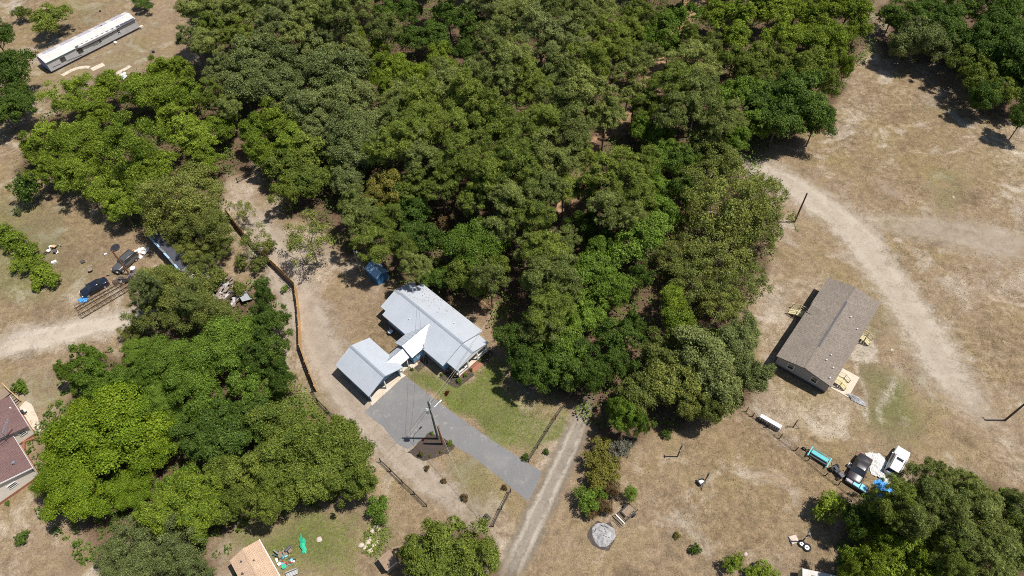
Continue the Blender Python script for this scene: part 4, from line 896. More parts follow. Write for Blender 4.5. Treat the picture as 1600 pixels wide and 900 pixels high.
# ------------------------------------------------------------------ vehicles
def car(name, pos, rz, L, Wd, H, paint, label, cat, style='sedan', sunroof=False, rack=False, roofm=None):
    t = empty(name, (*pos, 0), rz, label, cat)
    hL, hW = L/2, Wd/2
    if style == 'sedan': prof = [(-1,.62),(-.93,.72),(-.62,.76),(-.28,.74),(.28,.70),(.38,.70),(.8,.62),(.96,.52),(1,.42)]; cab = (-.62,-.36,.12,.42); belt = .74
    elif style == 'van': prof = [(-1,.60),(-.97,.66),(-.8,.62),(.35,.60),(.5,.60),(.85,.52),(.96,.45),(1,.38)]; cab = (-.97,-.90,.22,.52); belt = .60
    else: prof = [(-1,.60),(-.97,.66),(-.8,.64),(.25,.62),(.42,.62),(.88,.58),(.97,.52),(1,.42)]; cab = (-.96,-.86,.12,.36); belt = .62
    b = MB(); n = 9; xs = []
    def zc(x):
        for i in range(len(prof)-1):
            if prof[i][0] <= x <= prof[i+1][0]:
                k = (x-prof[i][0])/(prof[i+1][0]-prof[i][0]); return (prof[i][1]*(1-k)+prof[i+1][1]*k)*H
        return prof[-1][1]*H
    st = np.linspace(-1, 1, 21)
    for x in st:
        w = hW*(1 - 0.10*abs(x)**3 - (0.16*max(0, (abs(x)-.88)/.12)**1.6)); z = zc(x)
        sec = [(-w*.94, .22), (-w, .34), (-w, z*.72), (-w*.95, z*.93), (-w*.80, z*1.0), (0, z*1.03), (w*.80, z*1.0), (w*.95, z*.93), (w, z*.72), (w, .34), (w*.94, .22)]
        b.v += [(x*hL, y, zz) for y, zz in sec]
    m_ = 11
    for i in range(len(st)-1):
        for k in range(m_-1): b.f.append((i*m_+k, i*m_+k+1, (i+1)*m_+k+1, (i+1)*m_+k))
        b.f.append((i*m_+m_-1, i*m_, (i+1)*m_, (i+1)*m_+m_-1))
    b.f.append(tuple(range(m_))[::-1]); b.f.append(tuple((len(st)-1)*m_+k for k in range(m_)))
    body = b.build('body', paint, t, smooth=True)
    # cabin: glass shell with a painted roof
    x0, x1, x2, x3 = [c*hL for c in cab]; zb = belt*H*0.97; zt = H
    wb, wt = hW*0.93, hW*(0.76 if style != 'van' else 0.8)
    g = MB(); g.add([(x0,-wb,zb),(x3,-wb,zb),(x3,wb,zb),(x0,wb,zb),(x1,-wt,zt-.05),(x2,-wt,zt-.05),(x2,wt,zt-.05),(x1,wt,zt-.05)],
                    [(0,1,5,4),(1,2,6,5),(2,3,7,6),(3,0,4,7),(4,5,6,7)])
    g.build('windows', MT['carglass'], t)
    r = MB(); k = 7; rows = [(x1-.06, .94, -.05), (x1+.08, 1, 0.005), ((x1+x2)/2, 1, .035), (x2-.1, 1, 0.0), (x2+.05, .94, -.055)]
    for x, ws, dz in rows:
        for j in range(k): y = -1+2*j/(k-1); r.v.append((x, y*wt*ws*1.04, zt + dz - 0.05*abs(y)**3))
    for i in range(len(rows)-1):
        for j in range(k-1): r.f.append((i*k+j, (i+1)*k+j, (i+1)*k+j+1, i*k+j+1))
    rf = r.build('roof', roofm or paint, t, smooth=True); sm = rf.modifiers.new('solid', 'SOLIDIFY'); sm.thickness = 0.05; sm.offset = -1
    for s in (-1, 1):
        for (a, c) in (((x0, zb), (x1, zt-.04)), ((x3, zb), (x2, zt-.04))): MB().bar((a[0], s*wb, a[1]), (c[0], s*wt, c[1]), 0.07).build('pillar', paint, t)
        MB().bar(((x1+x2)/2, s*wt, zt-.05), ((x1+x2)/2-.05, s*wb, zb), 0.07).build('pillar', paint, t)
        MB().box((x3-0.25, s*(hW+.09), zb+.1), (0.14, 0.2, 0.14)).build('mirror', paint, t, bevel=0.03)
        MB().box((hL*.93, s*hW*.68, zc(.93)*.82), (0.22, 0.34, 0.14), -s*0.35).build('headlight', MT['lamp'], t, bevel=0.03)
        MB().box((-hL*.965, s*hW*.76, zc(-.95)*.8), (0.14, 0.28, 0.22)).build('tail_light', MT['tail'], t, bevel=0.02)
        for xx in (-.60, .62):
            w_ = MB().tube([(xx*hL, s*(hW-.20), .32), (xx*hL, s*(hW+.015), .32)], .32, 18).build('tyre', MT['rubber'], t)
            MB().tube([(xx*hL, s*(hW-.03), .32), (xx*hL, s*(hW+.03), .32)], .19, 12).build('rim', MT['rim'], w_)
    MB().box((hL*.99, 0, .42), (0.06, hW*1.3, .16)).build('grille', MT['black'], t)
    MB().box((-hL*.995, 0, .38), (0.06, hW*1.5, .14)).build('bumper', MT['black'], t)
    if sunroof: MB().box(((x2-.45), 0, zt+.035), (0.42, wt*1.15, 0.02)).build('sunroof', MT['carglass'], t)
    if rack:
        for s in (-1, 1): MB().bar((x1+.1, s*wt*.9, zt+.06), (x2-.2, s*wt*.9, zt+.06), 0.05).build('roof_rail', MT['black'], t)
    return t
def mid(p, q, h): return G((p[0]+q[0])/2, (p[1]+q[1])/2, h)
car('parked_van', mid((1391,744), (1416,697), 1.0), ang((1391,744), (1416,697), 1.0), 4.75, 1.95, 1.75, MT['carwhite'], 'white people carrier with a dark sunroof parked at the wood edge beside plastic sheeting', 'van', 'suv', sunroof=True, rack=True)
car('parked_car', mid((1356,709), (1330,757), 0.8), ang((1356,709), (1330,757), 0.8), 4.7, 1.95, 1.45, MT['carblack'], 'matt black car with a worn bonnet parked between the wire fence and the plastic sheeting', 'car', 'sedan')
car('parked_minivan', mid((211,394.5), (178,422.5), 0.9), ang((211,394.5), (178,422.5), 0.9), 4.7, 1.85, 1.7, MT['cargrey'], 'dark grey minivan parked beneath the brown lamp pole at the left', 'minivan', 'suv', rack=True)
car('parked_car', mid((166,437), (126,459), 0.8), ang((166,437), (126,459), 0.8), 4.6, 1.8, 1.42, MT['carnavy'], 'glossy navy sedan parked next to the bright blue tarp and the steel lattice frames', 'car', 'sedan')

# ------------------------------------------------------------------ yard things
def tarp(name, pos, rx, ry, h, m, label, cat, seed=1, rz=0.0, hole=None):
    """crumpled sheet with real folds"""
    r = random.Random(seed); n = 26; b = MB(); ph = [(r.uniform(1.5, 5), r.uniform(1.5, 5), r.uniform(0, 6)) for _ in range(6)]; keep = {}
    for i in range(n):
        for j in range(n):
            u, v = -1+2*i/(n-1), -1+2*j/(n-1); q = math.hypot(u, v); a = math.atan2(v, u); lim = 0.80 + 0.2*math.sin(3*a+ph[0][2]) * math.cos(2*a+ph[1][2])
            z = sum(math.sin(p*u*2+s*v*2+o) for p, s, o in ph)/6; z = h*(0.35+0.5*abs(z))*max(0.05, 1-(q/1.05)**2) + 0.02
            b.v.append((u*rx + 0.06*math.sin(9*v), v*ry + 0.06*math.sin(8*u+1), z + r.uniform(0, .05))); keep[(i, j)] = q < lim + .08
    for i in range(n-1):
        for j in range(n-1):
            if keep[(i, j)] and keep[(i+1, j+1)]: b.f.append((i*n+j, (i+1)*n+j, (i+1)*n+j+1, i*n+j+1))
    o = b.build(name, m); o.location = (*pos, 0); o.rotation_euler.z = rz; return tag(o, label, cat)
tarp('tarp', G(130, 469), 1.0, 0.7, 0.5, MT['tarpblue'], 'small bright blue tarp crumpled in front of the navy sedan', 'tarp', 2)
tarp('plastic_sheeting', G(1376, 732), 1.6, 2.7, 0.9, MT['plastic'], 'crumpled clear and grey plastic sheeting between the black car and the white people carrier', 'plastic sheet', 5, 0.2)
tarp('tarp', G(1384, 768), 1.3, 2.0, 0.8, MT['tarpblue'], 'large bright blue tarp spilling down below the white people carrier', 'tarp', 8, 0.2)
tarp('tarp', G(1370, 776), 1.0, 0.9, 0.4, MT['tarpblue'], 'smaller blue tarp scrap just left of the large blue tarp, partly under branches', 'tarp', 9, 0.2)
tarp('tarp', G(473,851), 0.42, 1.5, 0.7, MT['tarpgreen'], 'green tarp with red edging draped over a frame beside the tan-roofed house', 'tarp', 12, 0.35)
tarp('plastic_sheeting', G(1408, 768), 1.4, 0.8, 0.4, MT['cream'], 'cream cloth scraps on the ground just below the white people carrier', 'plastic sheet', 14, 0.2)
tarp('tarp', G(1396, 750), 0.42, 0.45, 0.7, MT['orange'], 'small bright orange cover between the white people carrier and the blue tarp', 'tarp', 15)
tarp('sand_heap', G(1337, 624), 1.7, 0.6, 0.5, MT['ash'], 'small pale heap of whitish debris below the brown-roofed house', 'heap', 17, ang((1322,615), (1345,628)))
tarp('plastic_sheeting', G(222, 391), 1.1, 0.8, 0.3, MT['white'], 'white and cream boards and wrap thrown down behind the grey minivan', 'plastic sheet', 19)
tarp('plastic_sheeting', G(192, 120), 1.0, 1.7, 0.7, MT['plastic'], 'white plastic sheet caught at the tree edge below the mobile home', 'plastic sheet', 20, 0.2)

def lattice(name, p, q, w, h, label, bays, tubes=0.05):
    a, b_ = Vector((*G(*p), 0)), Vector((*G(*q), 0)); d = b_-a; L = d.length; t = empty(name, a, math.atan2(d.y, d.x), label, 'steel frame')
    for s in (0, 1):
        for z in (0.12, h): MB().bar((0, s*w, z), (L, s*w, z), tubes*1.6).build('chord', MT['rust'], t)
    rg = MB()
    for i in range(bays+1):
        x = L*i/bays
        for s in (0, 1): rg.bar((x, s*w, .12), (x, s*w, h), tubes)
        MB().bar((x, 0, h+.01), (x, w, h+.01), tubes*1.1).build('rung', MT['rust'], t); rg.bar((x, 0, .12), (x, w, .12), tubes)
        if i < bays:
            for s in (0, 1): rg.bar((x, s*w, .12 if i % 2 else h), (x+L/bays, s*w, h if i % 2 else .12), tubes*.8)
    rg.build('bracing', MT['rust'], t); return t
lattice('steel_lattice', (122,486), (215,433), 0.75, 0.7, 'upper of two long rusty steel lattice frames lying beside the navy sedan', 15, 0.034)
lattice('steel_lattice', (129,498), (222,443), 1.0, 0.75, 'lower of two long rusty steel lattice frames, nearest the sandy track', 14, 0.034)
# scrap of round fan shape near pole
def junkpile(name, p, label, n, rx, ry, mats, seed, cat='junk pile', mn=.2, mx=.9, zt=.6):
    t = empty(name, G(*p), 0, label, cat); r = random.Random(seed)
    for i in range(n):
        x, y = r.uniform(-rx, rx), r.uniform(-ry, ry); k = r.random(); m = mats[i % len(mats)]
        if k < .4: MB().bar((x, y, r.uniform(.05,zt)), (x+r.uniform(-1,1)*mx, y+r.uniform(-1,1)*mx, r.uniform(.05,zt)), r.uniform(.04,.1)).build('bar', m, t)
        elif k < .8: MB().box((x, y, r.uniform(.1,zt)), (r.uniform(mn,mx), r.uniform(mn,mx), r.uniform(.03,.3)), r.uniform(0,3), r.uniform(-.3,.3), r.uniform(-.3,.3)).build('board', m, t)
        else: MB().ring((x, y, .15), r.uniform(.18,.32), .07).build('hoop', m, t)
    return t
junkpile('scrap_pile', (192,437), 'tangle of dark scrap metal at the foot of the brown lamp pole', 22, 1.8, .8, [MT['charcoal'], MT['rust'], MT['black'], MT['steel']], 3)
dr = empty('water_drum', G(211, 424), 0, 'pale round drum lid beside the brown lamp pole', 'drum'); MB().cyl((0,0,0), .42, .9, 18).build('body', MT['steel'], dr); MB().cyl((0,0,.9), .45, .04, 18).build('lid', MT['trim'], dr)
junkpile('scrap_pile', (82,391), 'small heap of cardboard, bags and white scraps above the bright green hedge', 16, 1.4, .9, [MT['tanpaper'], MT['cream'], MT['black'], MT['white'], MT['cargrey']], 5, mn=.25, mx=.8)
junkpile('scrap_pile', (217,396), 'orange-brown boards and a white box beside the rear of the grey minivan', 12, 1.3, .9, [MT['tanpaper'], MT['cream'], MT['white']], 6, mn=.4, mx=1.0, zt=.3)
wb_ = empty('cooler_box', G(86, 411), .5, 'small white box lying on the grass above the hedge', 'box'); MB().box((0,0,.2), (.8,.5,.35)).build('body', MT['white'], wb_, bevel=.04); MB().box((0,0,.4), (.84,.54,.05)).build('lid', MT['cream'], wb_)
for p_, lb in (((130,410), 'black push mower left of the grey minivan on the grass'),):
    mo = empty('push_mower', G(*p_), 2.2, lb, 'mower'); MB().box((0,0,.22), (.6,.5,.22)).build('deck', MT['charcoal'], mo, bevel=.05)
    MB().bar((0.3,.2,.3), (1.1,.2,.95), .04).bar((.3,-.2,.3), (1.1,-.2,.95), .04).bar((1.1,-.2,.95), (1.1,.2,.95), .04).build('handle', MT['rust'], mo)
    for a_ in (-1,1):
        for c_ in (-1,1): MB().tube([(a_*.25, c_*.27, .1), (a_*.25, c_*.32, .1)], .1, 10).build('wheel', MT['rubber'], mo)
tb = empty('low_table', G(143, 424), .2, 'small round brown table standing left of the grey minivan', 'table'); MB().cyl((0,0,.5), .42, .05, 14).build('top', MT['oldwood'], tb); MB().cyl((0,0,0), .05, .5, 8).build('leg', MT['black'], tb)
tr_ = empty('round_trampoline', G(181, 388), 0, 'small black round mat just above the grey minivan', 'round mat'); MB().cyl((0,0,.25), .75, .03, 22).build('mat', MT['black'], tr_); MB().ring((0,0,.27), .78, .04).build('rim', MT['charcoal'], tr_)
for k in range(4): MB().cyl((.7*math.cos(k*1.57+.4), .7*math.sin(k*1.57+.4), 0), .03, .26, 6).build('leg', MT['steel'], tr_)

# teal implement, engine, chest by the wire fence
tl = empty('teal_implement', G(1278, 717), ang((1265,711), (1291,727)), 'turquoise farm implement with a long roller lying along the wire fence', 'farm implement')
for s in (-1, 1): MB().bar((s*1.35, -.75, .55), (s*1.35, .75, .75), .14, .22).build('end_frame', MT['teal'], tl); MB().bar((s*1.35, -.6, .05), (s*1.35, -.6, .6), .08).bar((s*1.35, .6, .05), (s*1.35, .6, .7), .08).build('leg', MT['tealdark'], tl)
MB().box((0, .12, .78), (2.3, .5, .08), 0, 0, .25).build('hopper_lid', MT['teal'], tl, bevel=.02); MB().box((0, .1, .5), (2.3, .6, .45)).build('hopper', MT['tealdark'], tl)
MB().tube([(-1.3, .62, .8), (1.3, .62, .8)], .04, 8).build('rail', MT['teal'], tl); MB().tube([(-1.3, -.35, .35), (1.3, -.35, .35)], .2, 12).build('roller', MT['black'], tl)
MB().bar((-1.4,0,.4), (-2.2,.2,.35), .1).build('drawbar', MT['rust'], tl); MB().ring((-2.1,.1,.2), .25, .1, 'Y').build('wheel', MT['rubber'], tl)
en = empty('garden_tractor', G(1307, 739), ang((1298,729), (1313,748)), 'dark grey dismantled garden tractor between the turquoise implement and the black car', 'tractor')
MB().box((.55,0,.62), (.9,.6,.4)).build('bonnet', MT['charcoal'], en, bevel=.08); MB().box((-.4,0,.5), (.9,.75,.25)).build('body', MT['black'], en, bevel=.05)
MB().box((-.45,0,.8), (.4,.45,.12)).build('seat', MT['black'], en, bevel=.04); MB().ring((.1,0,1.0), .19, .025).build('steering_wheel', MT['black'], en)
for xx, rd in ((-.65,.34), (.75,.24)):
    for s in (-1,1): w_ = MB().tube([(xx, s*.42, rd), (xx, s*.62, rd)], rd, 16).build('tyre', MT['rubber'], en); MB().tube([(xx, s*.58, rd), (xx, s*.64, rd)], rd*.5, 10).build('rim', MT['cargrey'], en)
MB().bar((-.9,.3,.5), (-1.4,.5,.3), .06).build('hitch', MT['steel'], en)
ch = empty('tool_chest', G(1336, 760), ang((1324,751), (1349,767)), 'dark chest with two light blue lids beside the front of the black car', 'chest')
MB().box((0,0,.35), (2.9,.9,.7)).build('body', MT['black'], ch, bevel=.04)
for k in (-.05, 1): MB().box((-.02+.88*k, .05, .76), (.82,.85,.1)).build('lid', MT['skyblue'], ch, bevel=.03)
MB().box((-.95, .05, .74), (.75,.8,.08)).build('lid', MT['mhstrip'], ch, bevel=.03)
cb = empty('white_box', G(1327, 729), .4, 'small white container leaning on the left side of the black car', 'box'); MB().box((0,0,.3), (.5,.6,.55), .3, .2).build('body', MT['white'], cb, bevel=.05); MB().box((.0,0,.6), (.4,.4,.04), .3, .2).build('lid', MT['carnavy'], cb)
wt_ = empty('white_tank', G(1201, 664), ang((1190,656), (1214,670)), 'long white box-shaped tank lying beside the wire fence', 'tank')
MB().box((0,.1,.6), (3.1,.6,.95)).build('body', MT['white'], wt_, bevel=.05); MB().box((0,-.24,.5), (2.9,.05,.75)).build('ribbed_side', MT['charcoal'], wt_)
for k in range(9): MB().box((-1.3+.325*k,-.28,.5), (.08,.03,.7)).build('rib', MT['steel'], wt_)
for s in (-1,1): MB().box((s*1.1,0,.07), (.15,.7,.14)).build('skid', MT['black'], wt_)

# clothesline posts and similar
def tpost(p, h, label, arm=0.9, aaz=0.0, m=None, brace=True, collars=True):
    t = empty('clothesline_post', G(*p), aaz, label, 'clothesline post'); m = m or MT['black']
    MB().tube([(0,0,0), (0,0,h)], .09, 10).build('post', m, t); MB().bar((0,-arm/2,h-.05), (0,arm/2,h-.05), .09).build('crossbar', m, t)
    if brace: MB().bar((0,-arm*.4,h-.05), (0,0,h-.5), .05).bar((0,arm*.4,h-.05), (0,0,h-.5), .05).build('brace', m, t)
    if collars:
        for z in (.55*h, .95*h): MB().tube([(0,0,z-.14), (0,0,z+.14)], .115, 10).build('collar', MT['lamp'], t)
    return t
tpost((1058.5,713.5), 4.0, 'dark T-shaped post with two white bands on the dry field below the soft olive tree', .5, brace=False)
tpost((1252.5,846.5), 3.3, 'dark T-shaped clothesline post beside two loose wheels near the dark trees', 1.2, .1)
sp = empty('signal_post', G(1239.4, 667.2), 0, 'thin black post with a slanting guy leg right of the white tank', 'post')
MB().tube([(0,0,0), (0,0,2.1)], .07, 8).build('post', MT['black'], sp); MB().bar((0,0,.9), (.75,-.35,.03), .06).build('leg', MT['black'], sp); MB().bar((-.3,-.25,2.05), (.3,.25,2.05), .05).build('crossbar', MT['black'], sp)
gp = empty('cooking_stand', G(1098, 754), .5, 'black iron stand with a pale grate and a dark upright flue on the dry field', 'grill')
MB().box((-.25,.1,.55), (.95,.7,.12)).build('frame', MT['black'], gp); MB().box((-.3,.1,.63), (.6,.45,.03)).build('grate', MT['cream'], gp)
for a_ in (-1,1):
    for c_ in (-1,1): MB().bar((-.25+a_*.4,.1+c_*.28,.5), (-.25+a_*.5,.1+c_*.36,0), .06).build('leg', MT['black'], gp)
MB().tube([(.35,0,0), (.38,0,1.2), (.4,0,2.7)], [.07,.08,.14], 10).build('flue', MT['black'], gp)
MB().bar((-.25,-.25,.5), (-.9,-.75,.03), .08).build('poker', MT['black'], gp)
for p_, r_, lb, mm in (((1252,850), .36, 'grey spare wheel leaning at the foot of the clothesline post near the dark trees', MT['steel']), ((1260.5,856), .42, 'white-rimmed wheel lying just right of the clothesline post', MT['tyrewhite'])):
    w_ = empty('loose_wheel', G(*p_), .4, lb, 'wheel'); MB().ring((0,0,.14), r_, .13).build('tyre', MT['rubber'], w_); MB().cyl((0,0,.06), r_*.75, .1, 18).build('rim', mm, w_); MB().cyl((0,0,.16), .1, .04, 10).build('hub', MT['charcoal'], w_)
pm = empty('stone_slab', G(1240,843), .2, 'pale square slab lying by the clothesline post', 'slab'); MB().box((0,0,.04), (1.1,1.0,.08)).build('slab', MT['stone'], pm, bevel=.03)
# metal cart
ca = empty('flatbed_cart', G(979, 803), ang((970,812), (990,793)), 'dark metal cart frame with slats standing right of the fire pit', 'cart')
for s in (-1,1): MB().bar((-1.2,s*.7,.5), (1.3,s*.7,.5), .08).build('side_rail', MT['black'], ca)
for k in range(5): MB().bar((-1.1+.55*k,-.7,.52), (-1.1+.55*k,.7,.52), .07).build('cross_bar', MT['rust'] if k % 2 else MT['black'], ca)
MB().bar((-1.35,-.85,.75), (-1.35,.75,.75), .1).build('end_bar', MT['white'], ca); MB().bar((-1.7,-.9,.4), (-1.5,.9,.45), .06).bar((-1.9,-.7,.2), (-1.9,.6,.2), .05).build('tine', MT['black'], ca)
for s in (-1,1):
    MB().ring((.5,s*.85,.3), .24, .09, 'Y').build('wheel', MT['rubber'], ca); MB().bar((1.2,s*.7,.5), (1.2,s*.7,1.1), .06).build('post', MT['black'], ca)
MB().box((.2,.1,.58), (1.3,.9,.06)).build('deck_board', MT['oldwood'], ca)
# junk by the tan house
wk = empty('workbench_frame', G(447, 866), ang((440,862), (458,855)), 'grey metal frames and old grill parts stacked beside the tan-roofed house', 'junk pile')
for k in range(3): MB().box((-.6+.6*k,.1*k,.5), (.5,.8,.06), .2*k).build('board', MT['oldwood'], wk); MB().bar((-.8+.6*k,-.6,.1), (-.6+.6*k,.7,.7), .06).build('bar', MT['steel'], wk)
MB().bar((-1.6,.5,.3), (-.4,-.4,.5), .12).build('beam', MT['tealdark'], wk); MB().bar((-1.3,.9,.6), (-.8,.2,.6), .14).build('beam', MT['steel'], wk); MB().box((.5,.3,.8), (.9,.35,.35), .5).build('drum_grill', MT['charcoal'], wk, bevel=.1)
junkpile('scrap_pile', (447,876), 'small clutter of red, turquoise and white toys and tools below the green tarp', 16, 1.3, .6, [MT['red'], MT['skyblue'], MT['white'], MT['black'], MT['teal']], 9, mn=.15, mx=.5, zt=.4)
bk = empty('plastic_bucket', G(445, 886), 0, 'round green bucket beside the gutter of the tan-roofed house', 'bucket'); MB().tube([(0,0,0), (0,0,.4)], [.24,.3], 16).build('body', MT['tarpgreen'], bk); MB().ring((0,0,.4), .3, .025).build('rim', MT['teal'], bk)
bn = empty('garden_bench', G(458, 898), .35, 'grey slatted bench at the bottom edge right of the tan-roofed house', 'bench')
for k in range(4): MB().box((0,-.2+.14*k,.45), (1.5,.1,.04)).build('seat_slat', MT['mhwall'], bn)
for k in range(2): MB().box((0,.36,.6+.15*k), (1.5,.04,.1)).build('back_slat', MT['mhwall'], bn)
for s in (-1,1): MB().box((s*.65,.05,.22), (.08,.5,.44)).build('leg', MT['black'], bn)
sw = empty('satellite_dish', G(611, 520), 0, 'white-and-black round satellite dish standing on its pipe left of the blue house', 'satellite dish')
MB().tube([(0,0,0), (-.05,.1,1.3)], .04, 8).build('pipe', MT['steel'], sw); MB().ring((0,-.05,.5), .45, .09, 'Z').build('rim', MT['charcoal'], sw); MB().cyl((0,-.05,.45), .4, .05, 20).build('dish', MT['white'], sw)
rs = MB(); rs.tube([(0,0,0.02), (0,0,.35), (0,0,.9), (0,0,1.5)], [.12,.42,.3,.03], 10); 
# small debris on the ground
dbr = random.Random(77)
for p_, lb, mm in (((290,0),'',0),):
    pass
sl = empty('concrete_slab', G(153,105), ang((140,109), (164,98)), 'flat pale concrete slab lying on the grass below the mobile home', 'slab'); MB().box((0,0,.05), (2.9,1.5,.1)).build('slab', MT['concrete'], sl)
ribbon('garden_path', px(97,118, 112,108, 128,102, 140,105), [.55,.55,.55,.5], .006, MT['concrete'])
ribbon('garden_path', px(170,122, 186,113, 204,103), [.55,.55,.5], .006, MT['concrete'])
for p_, r_, lb in (((181,68), .38, 'small white ball-like gas bottle on the grass beside the mobile home'), ((157,18), .25, 'tiny dark stump on the grass above the mobile home'), ((240,82), .35, 'small dark bundle on the bare grass right of the mobile home')):
    o = empty('bottle' if 'gas' in lb else 'stump' if 'stump' in lb else 'bundle', G(*p_), 0, lb, 'gas bottle' if 'gas' in lb else 'stump' if 'stump' in lb else 'bundle')
    m_ = MT['white'] if 'gas' in lb else MT['black']; MB().tube([(0,0,0), (0,0,r_*.3), (0,0,r_*1.2), (0,0,r_*1.6)], [r_*.7, r_, r_*.9, r_*.35], 14).build('body', m_, o, smooth=True); MB().ring((0,0,r_*1.65), r_*.3, .03).build('collar', MT['steel'], o)
# stones
def rock(p, r, seed, label, group=None, m=None):
    rr_ = random.Random(seed); b = MB(); n, k = 8, 5
    for i in range(k):
        a = math.pi*0.5*i/(k-1); 
        for j in range(n): t = 2*math.pi*j/n; q = r*math.cos(a*.92)*rr_.uniform(.75, 1.15); b.v.append((q*math.cos(t), q*math.sin(t)*.8, r*.6*math.sin(a)*rr_.uniform(.85,1.1)))
    for i in range(k-1):
        for j in range(n): b.f.append((i*n+j, i*n+(j+1)%n, (i+1)*n+(j+1)%n, (i+1)*n+j))
    b.f.append(tuple((k-1)*n+j for j in range(n))); o = b.build('rock', m or MT['stone']); o.location = (*G(*p), 0); o.rotation_euler.z = rr_.uniform(0, 6); return tag(o, label, 'rock', group)
rr = random.Random(6)
for i, p in enumerate([(587,822),(583,832),(579,841),(574,848),(583,853),(570,857),(577,862),(589,846),(566,851),(592,829)]):
    rock((p[0]+rr.uniform(-2,2), p[1]+rr.uniform(-2,2)), rr.uniform(.25,.5), 30+i, 'pale pinkish rock in the weedy rock pile below the round bush', 'rocks piled below the round bush')
for i in range(0):
    pass
for i, (p, lb) in enumerate((((499,843),'lone pale rock in the middle of the lower lawn'), ((1393,547),'small white stone just right of the sandy patch by the brown-roofed house'), ((1489,308),'small white stone in the green hollow of the right field'), ((1165,866),'tiny white stone in the bottom dry field'))):
    rock(p, .3 if i else .45, 50+i, lb)

# ------------------------------------------------------------------ foliage
LM = dict(
 M=leafmat('maple_leaves', (0.052,0.105,0.006), (0.285,0.385,0.028)),
 L=leafmat('light_green_leaves', (0.044,0.085,0.008), (0.300,0.385,0.040), warm=(0.33,0.38,0.045)),
 B=leafmat('broad_green_leaves', (0.036,0.068,0.010), (0.265,0.325,0.056)),
 D=leafmat('dark_green_leaves', (0.020,0.048,0.008), (0.145,0.225,0.036)),
 V=leafmat('vivid_green_leaves', (0.033,0.074,0.008), (0.220,0.335,0.046)),
 O=leafmat('olive_oak_leaves', (0.044,0.062,0.012), (0.280,0.320,0.075)),
 G=leafmat('grey_green_leaves', (0.046,0.066,0.020), (0.270,0.320,0.110)),
 P=leafmat('pine_needles', (0.042,0.062,0.015), (0.305,0.360,0.095), trans=0.15),
 Y=leafmat('yellow_olive_leaves', (0.085,0.088,0.015), (0.270,0.250,0.055)),
 R=leafmat('rusty_brown_leaves', (0.070,0.045,0.02), (0.20,0.125,0.055), warm=(0.22,0.15,0.07)),
 W=leafmat('bare_grey_twigs', (0.12,0.11,0.085), (0.25,0.23,0.18), warm=(0.25,0.23,0.18)),
 H=leafmat('dry_grass_blades', (0.16,0.12,0.06), (0.46,0.37,0.21), warm=(0.40,0.34,0.18)),
 K=leafmat('dark_red_leaves', (0.05,0.006,0.006), (0.16,0.02,0.02), warm=(0.16,0.02,0.02)),
)
def leafmesh(name, pos, nrm, ll, lw, tint, rng, radial=None):
    n = len(pos); r = rng.normal(size=(n, 3)) if radial is None else radial + rng.normal(size=(n, 3))*0.35
    nrm = nrm / (np.linalg.norm(nrm, axis=1, keepdims=True) + 1e-9)
    t = np.cross(nrm, r) if radial is None else r - nrm*np.sum(r*nrm, 1, keepdims=True)
    t /= (np.linalg.norm(t, axis=1, keepdims=True) + 1e-9); bt = np.cross(nrm, t)
    sc = rng.uniform(.65, 1.35, (n, 1)); a = t*ll*sc/2; b = bt*lw*sc/2
    V = np.stack([pos-a, pos+b*1.0-a*.1, pos+a, pos-b*1.0-a*.1], 1).reshape(-1, 3)
    me = bpy.data.meshes.new(name); me.vertices.add(n*4); me.vertices.foreach_set('co', V.ravel().astype(np.float32))
    me.loops.add(n*4); me.loops.foreach_set('vertex_index', np.arange(n*4)); me.polygons.add(n); me.polygons.foreach_set('loop_start', np.arange(n)*4)
    me.update(calc_edges=True); at = me.attributes.new('tint', 'FLOAT', 'FACE'); at.data.foreach_set('value', np.clip(tint, 0, 1).astype(np.float32)); return me
def sph(rng, n):
    v = rng.normal(size=(n, 3)); return v / np.linalg.norm(v, axis=1, keepdims=True)
PROTO = {}
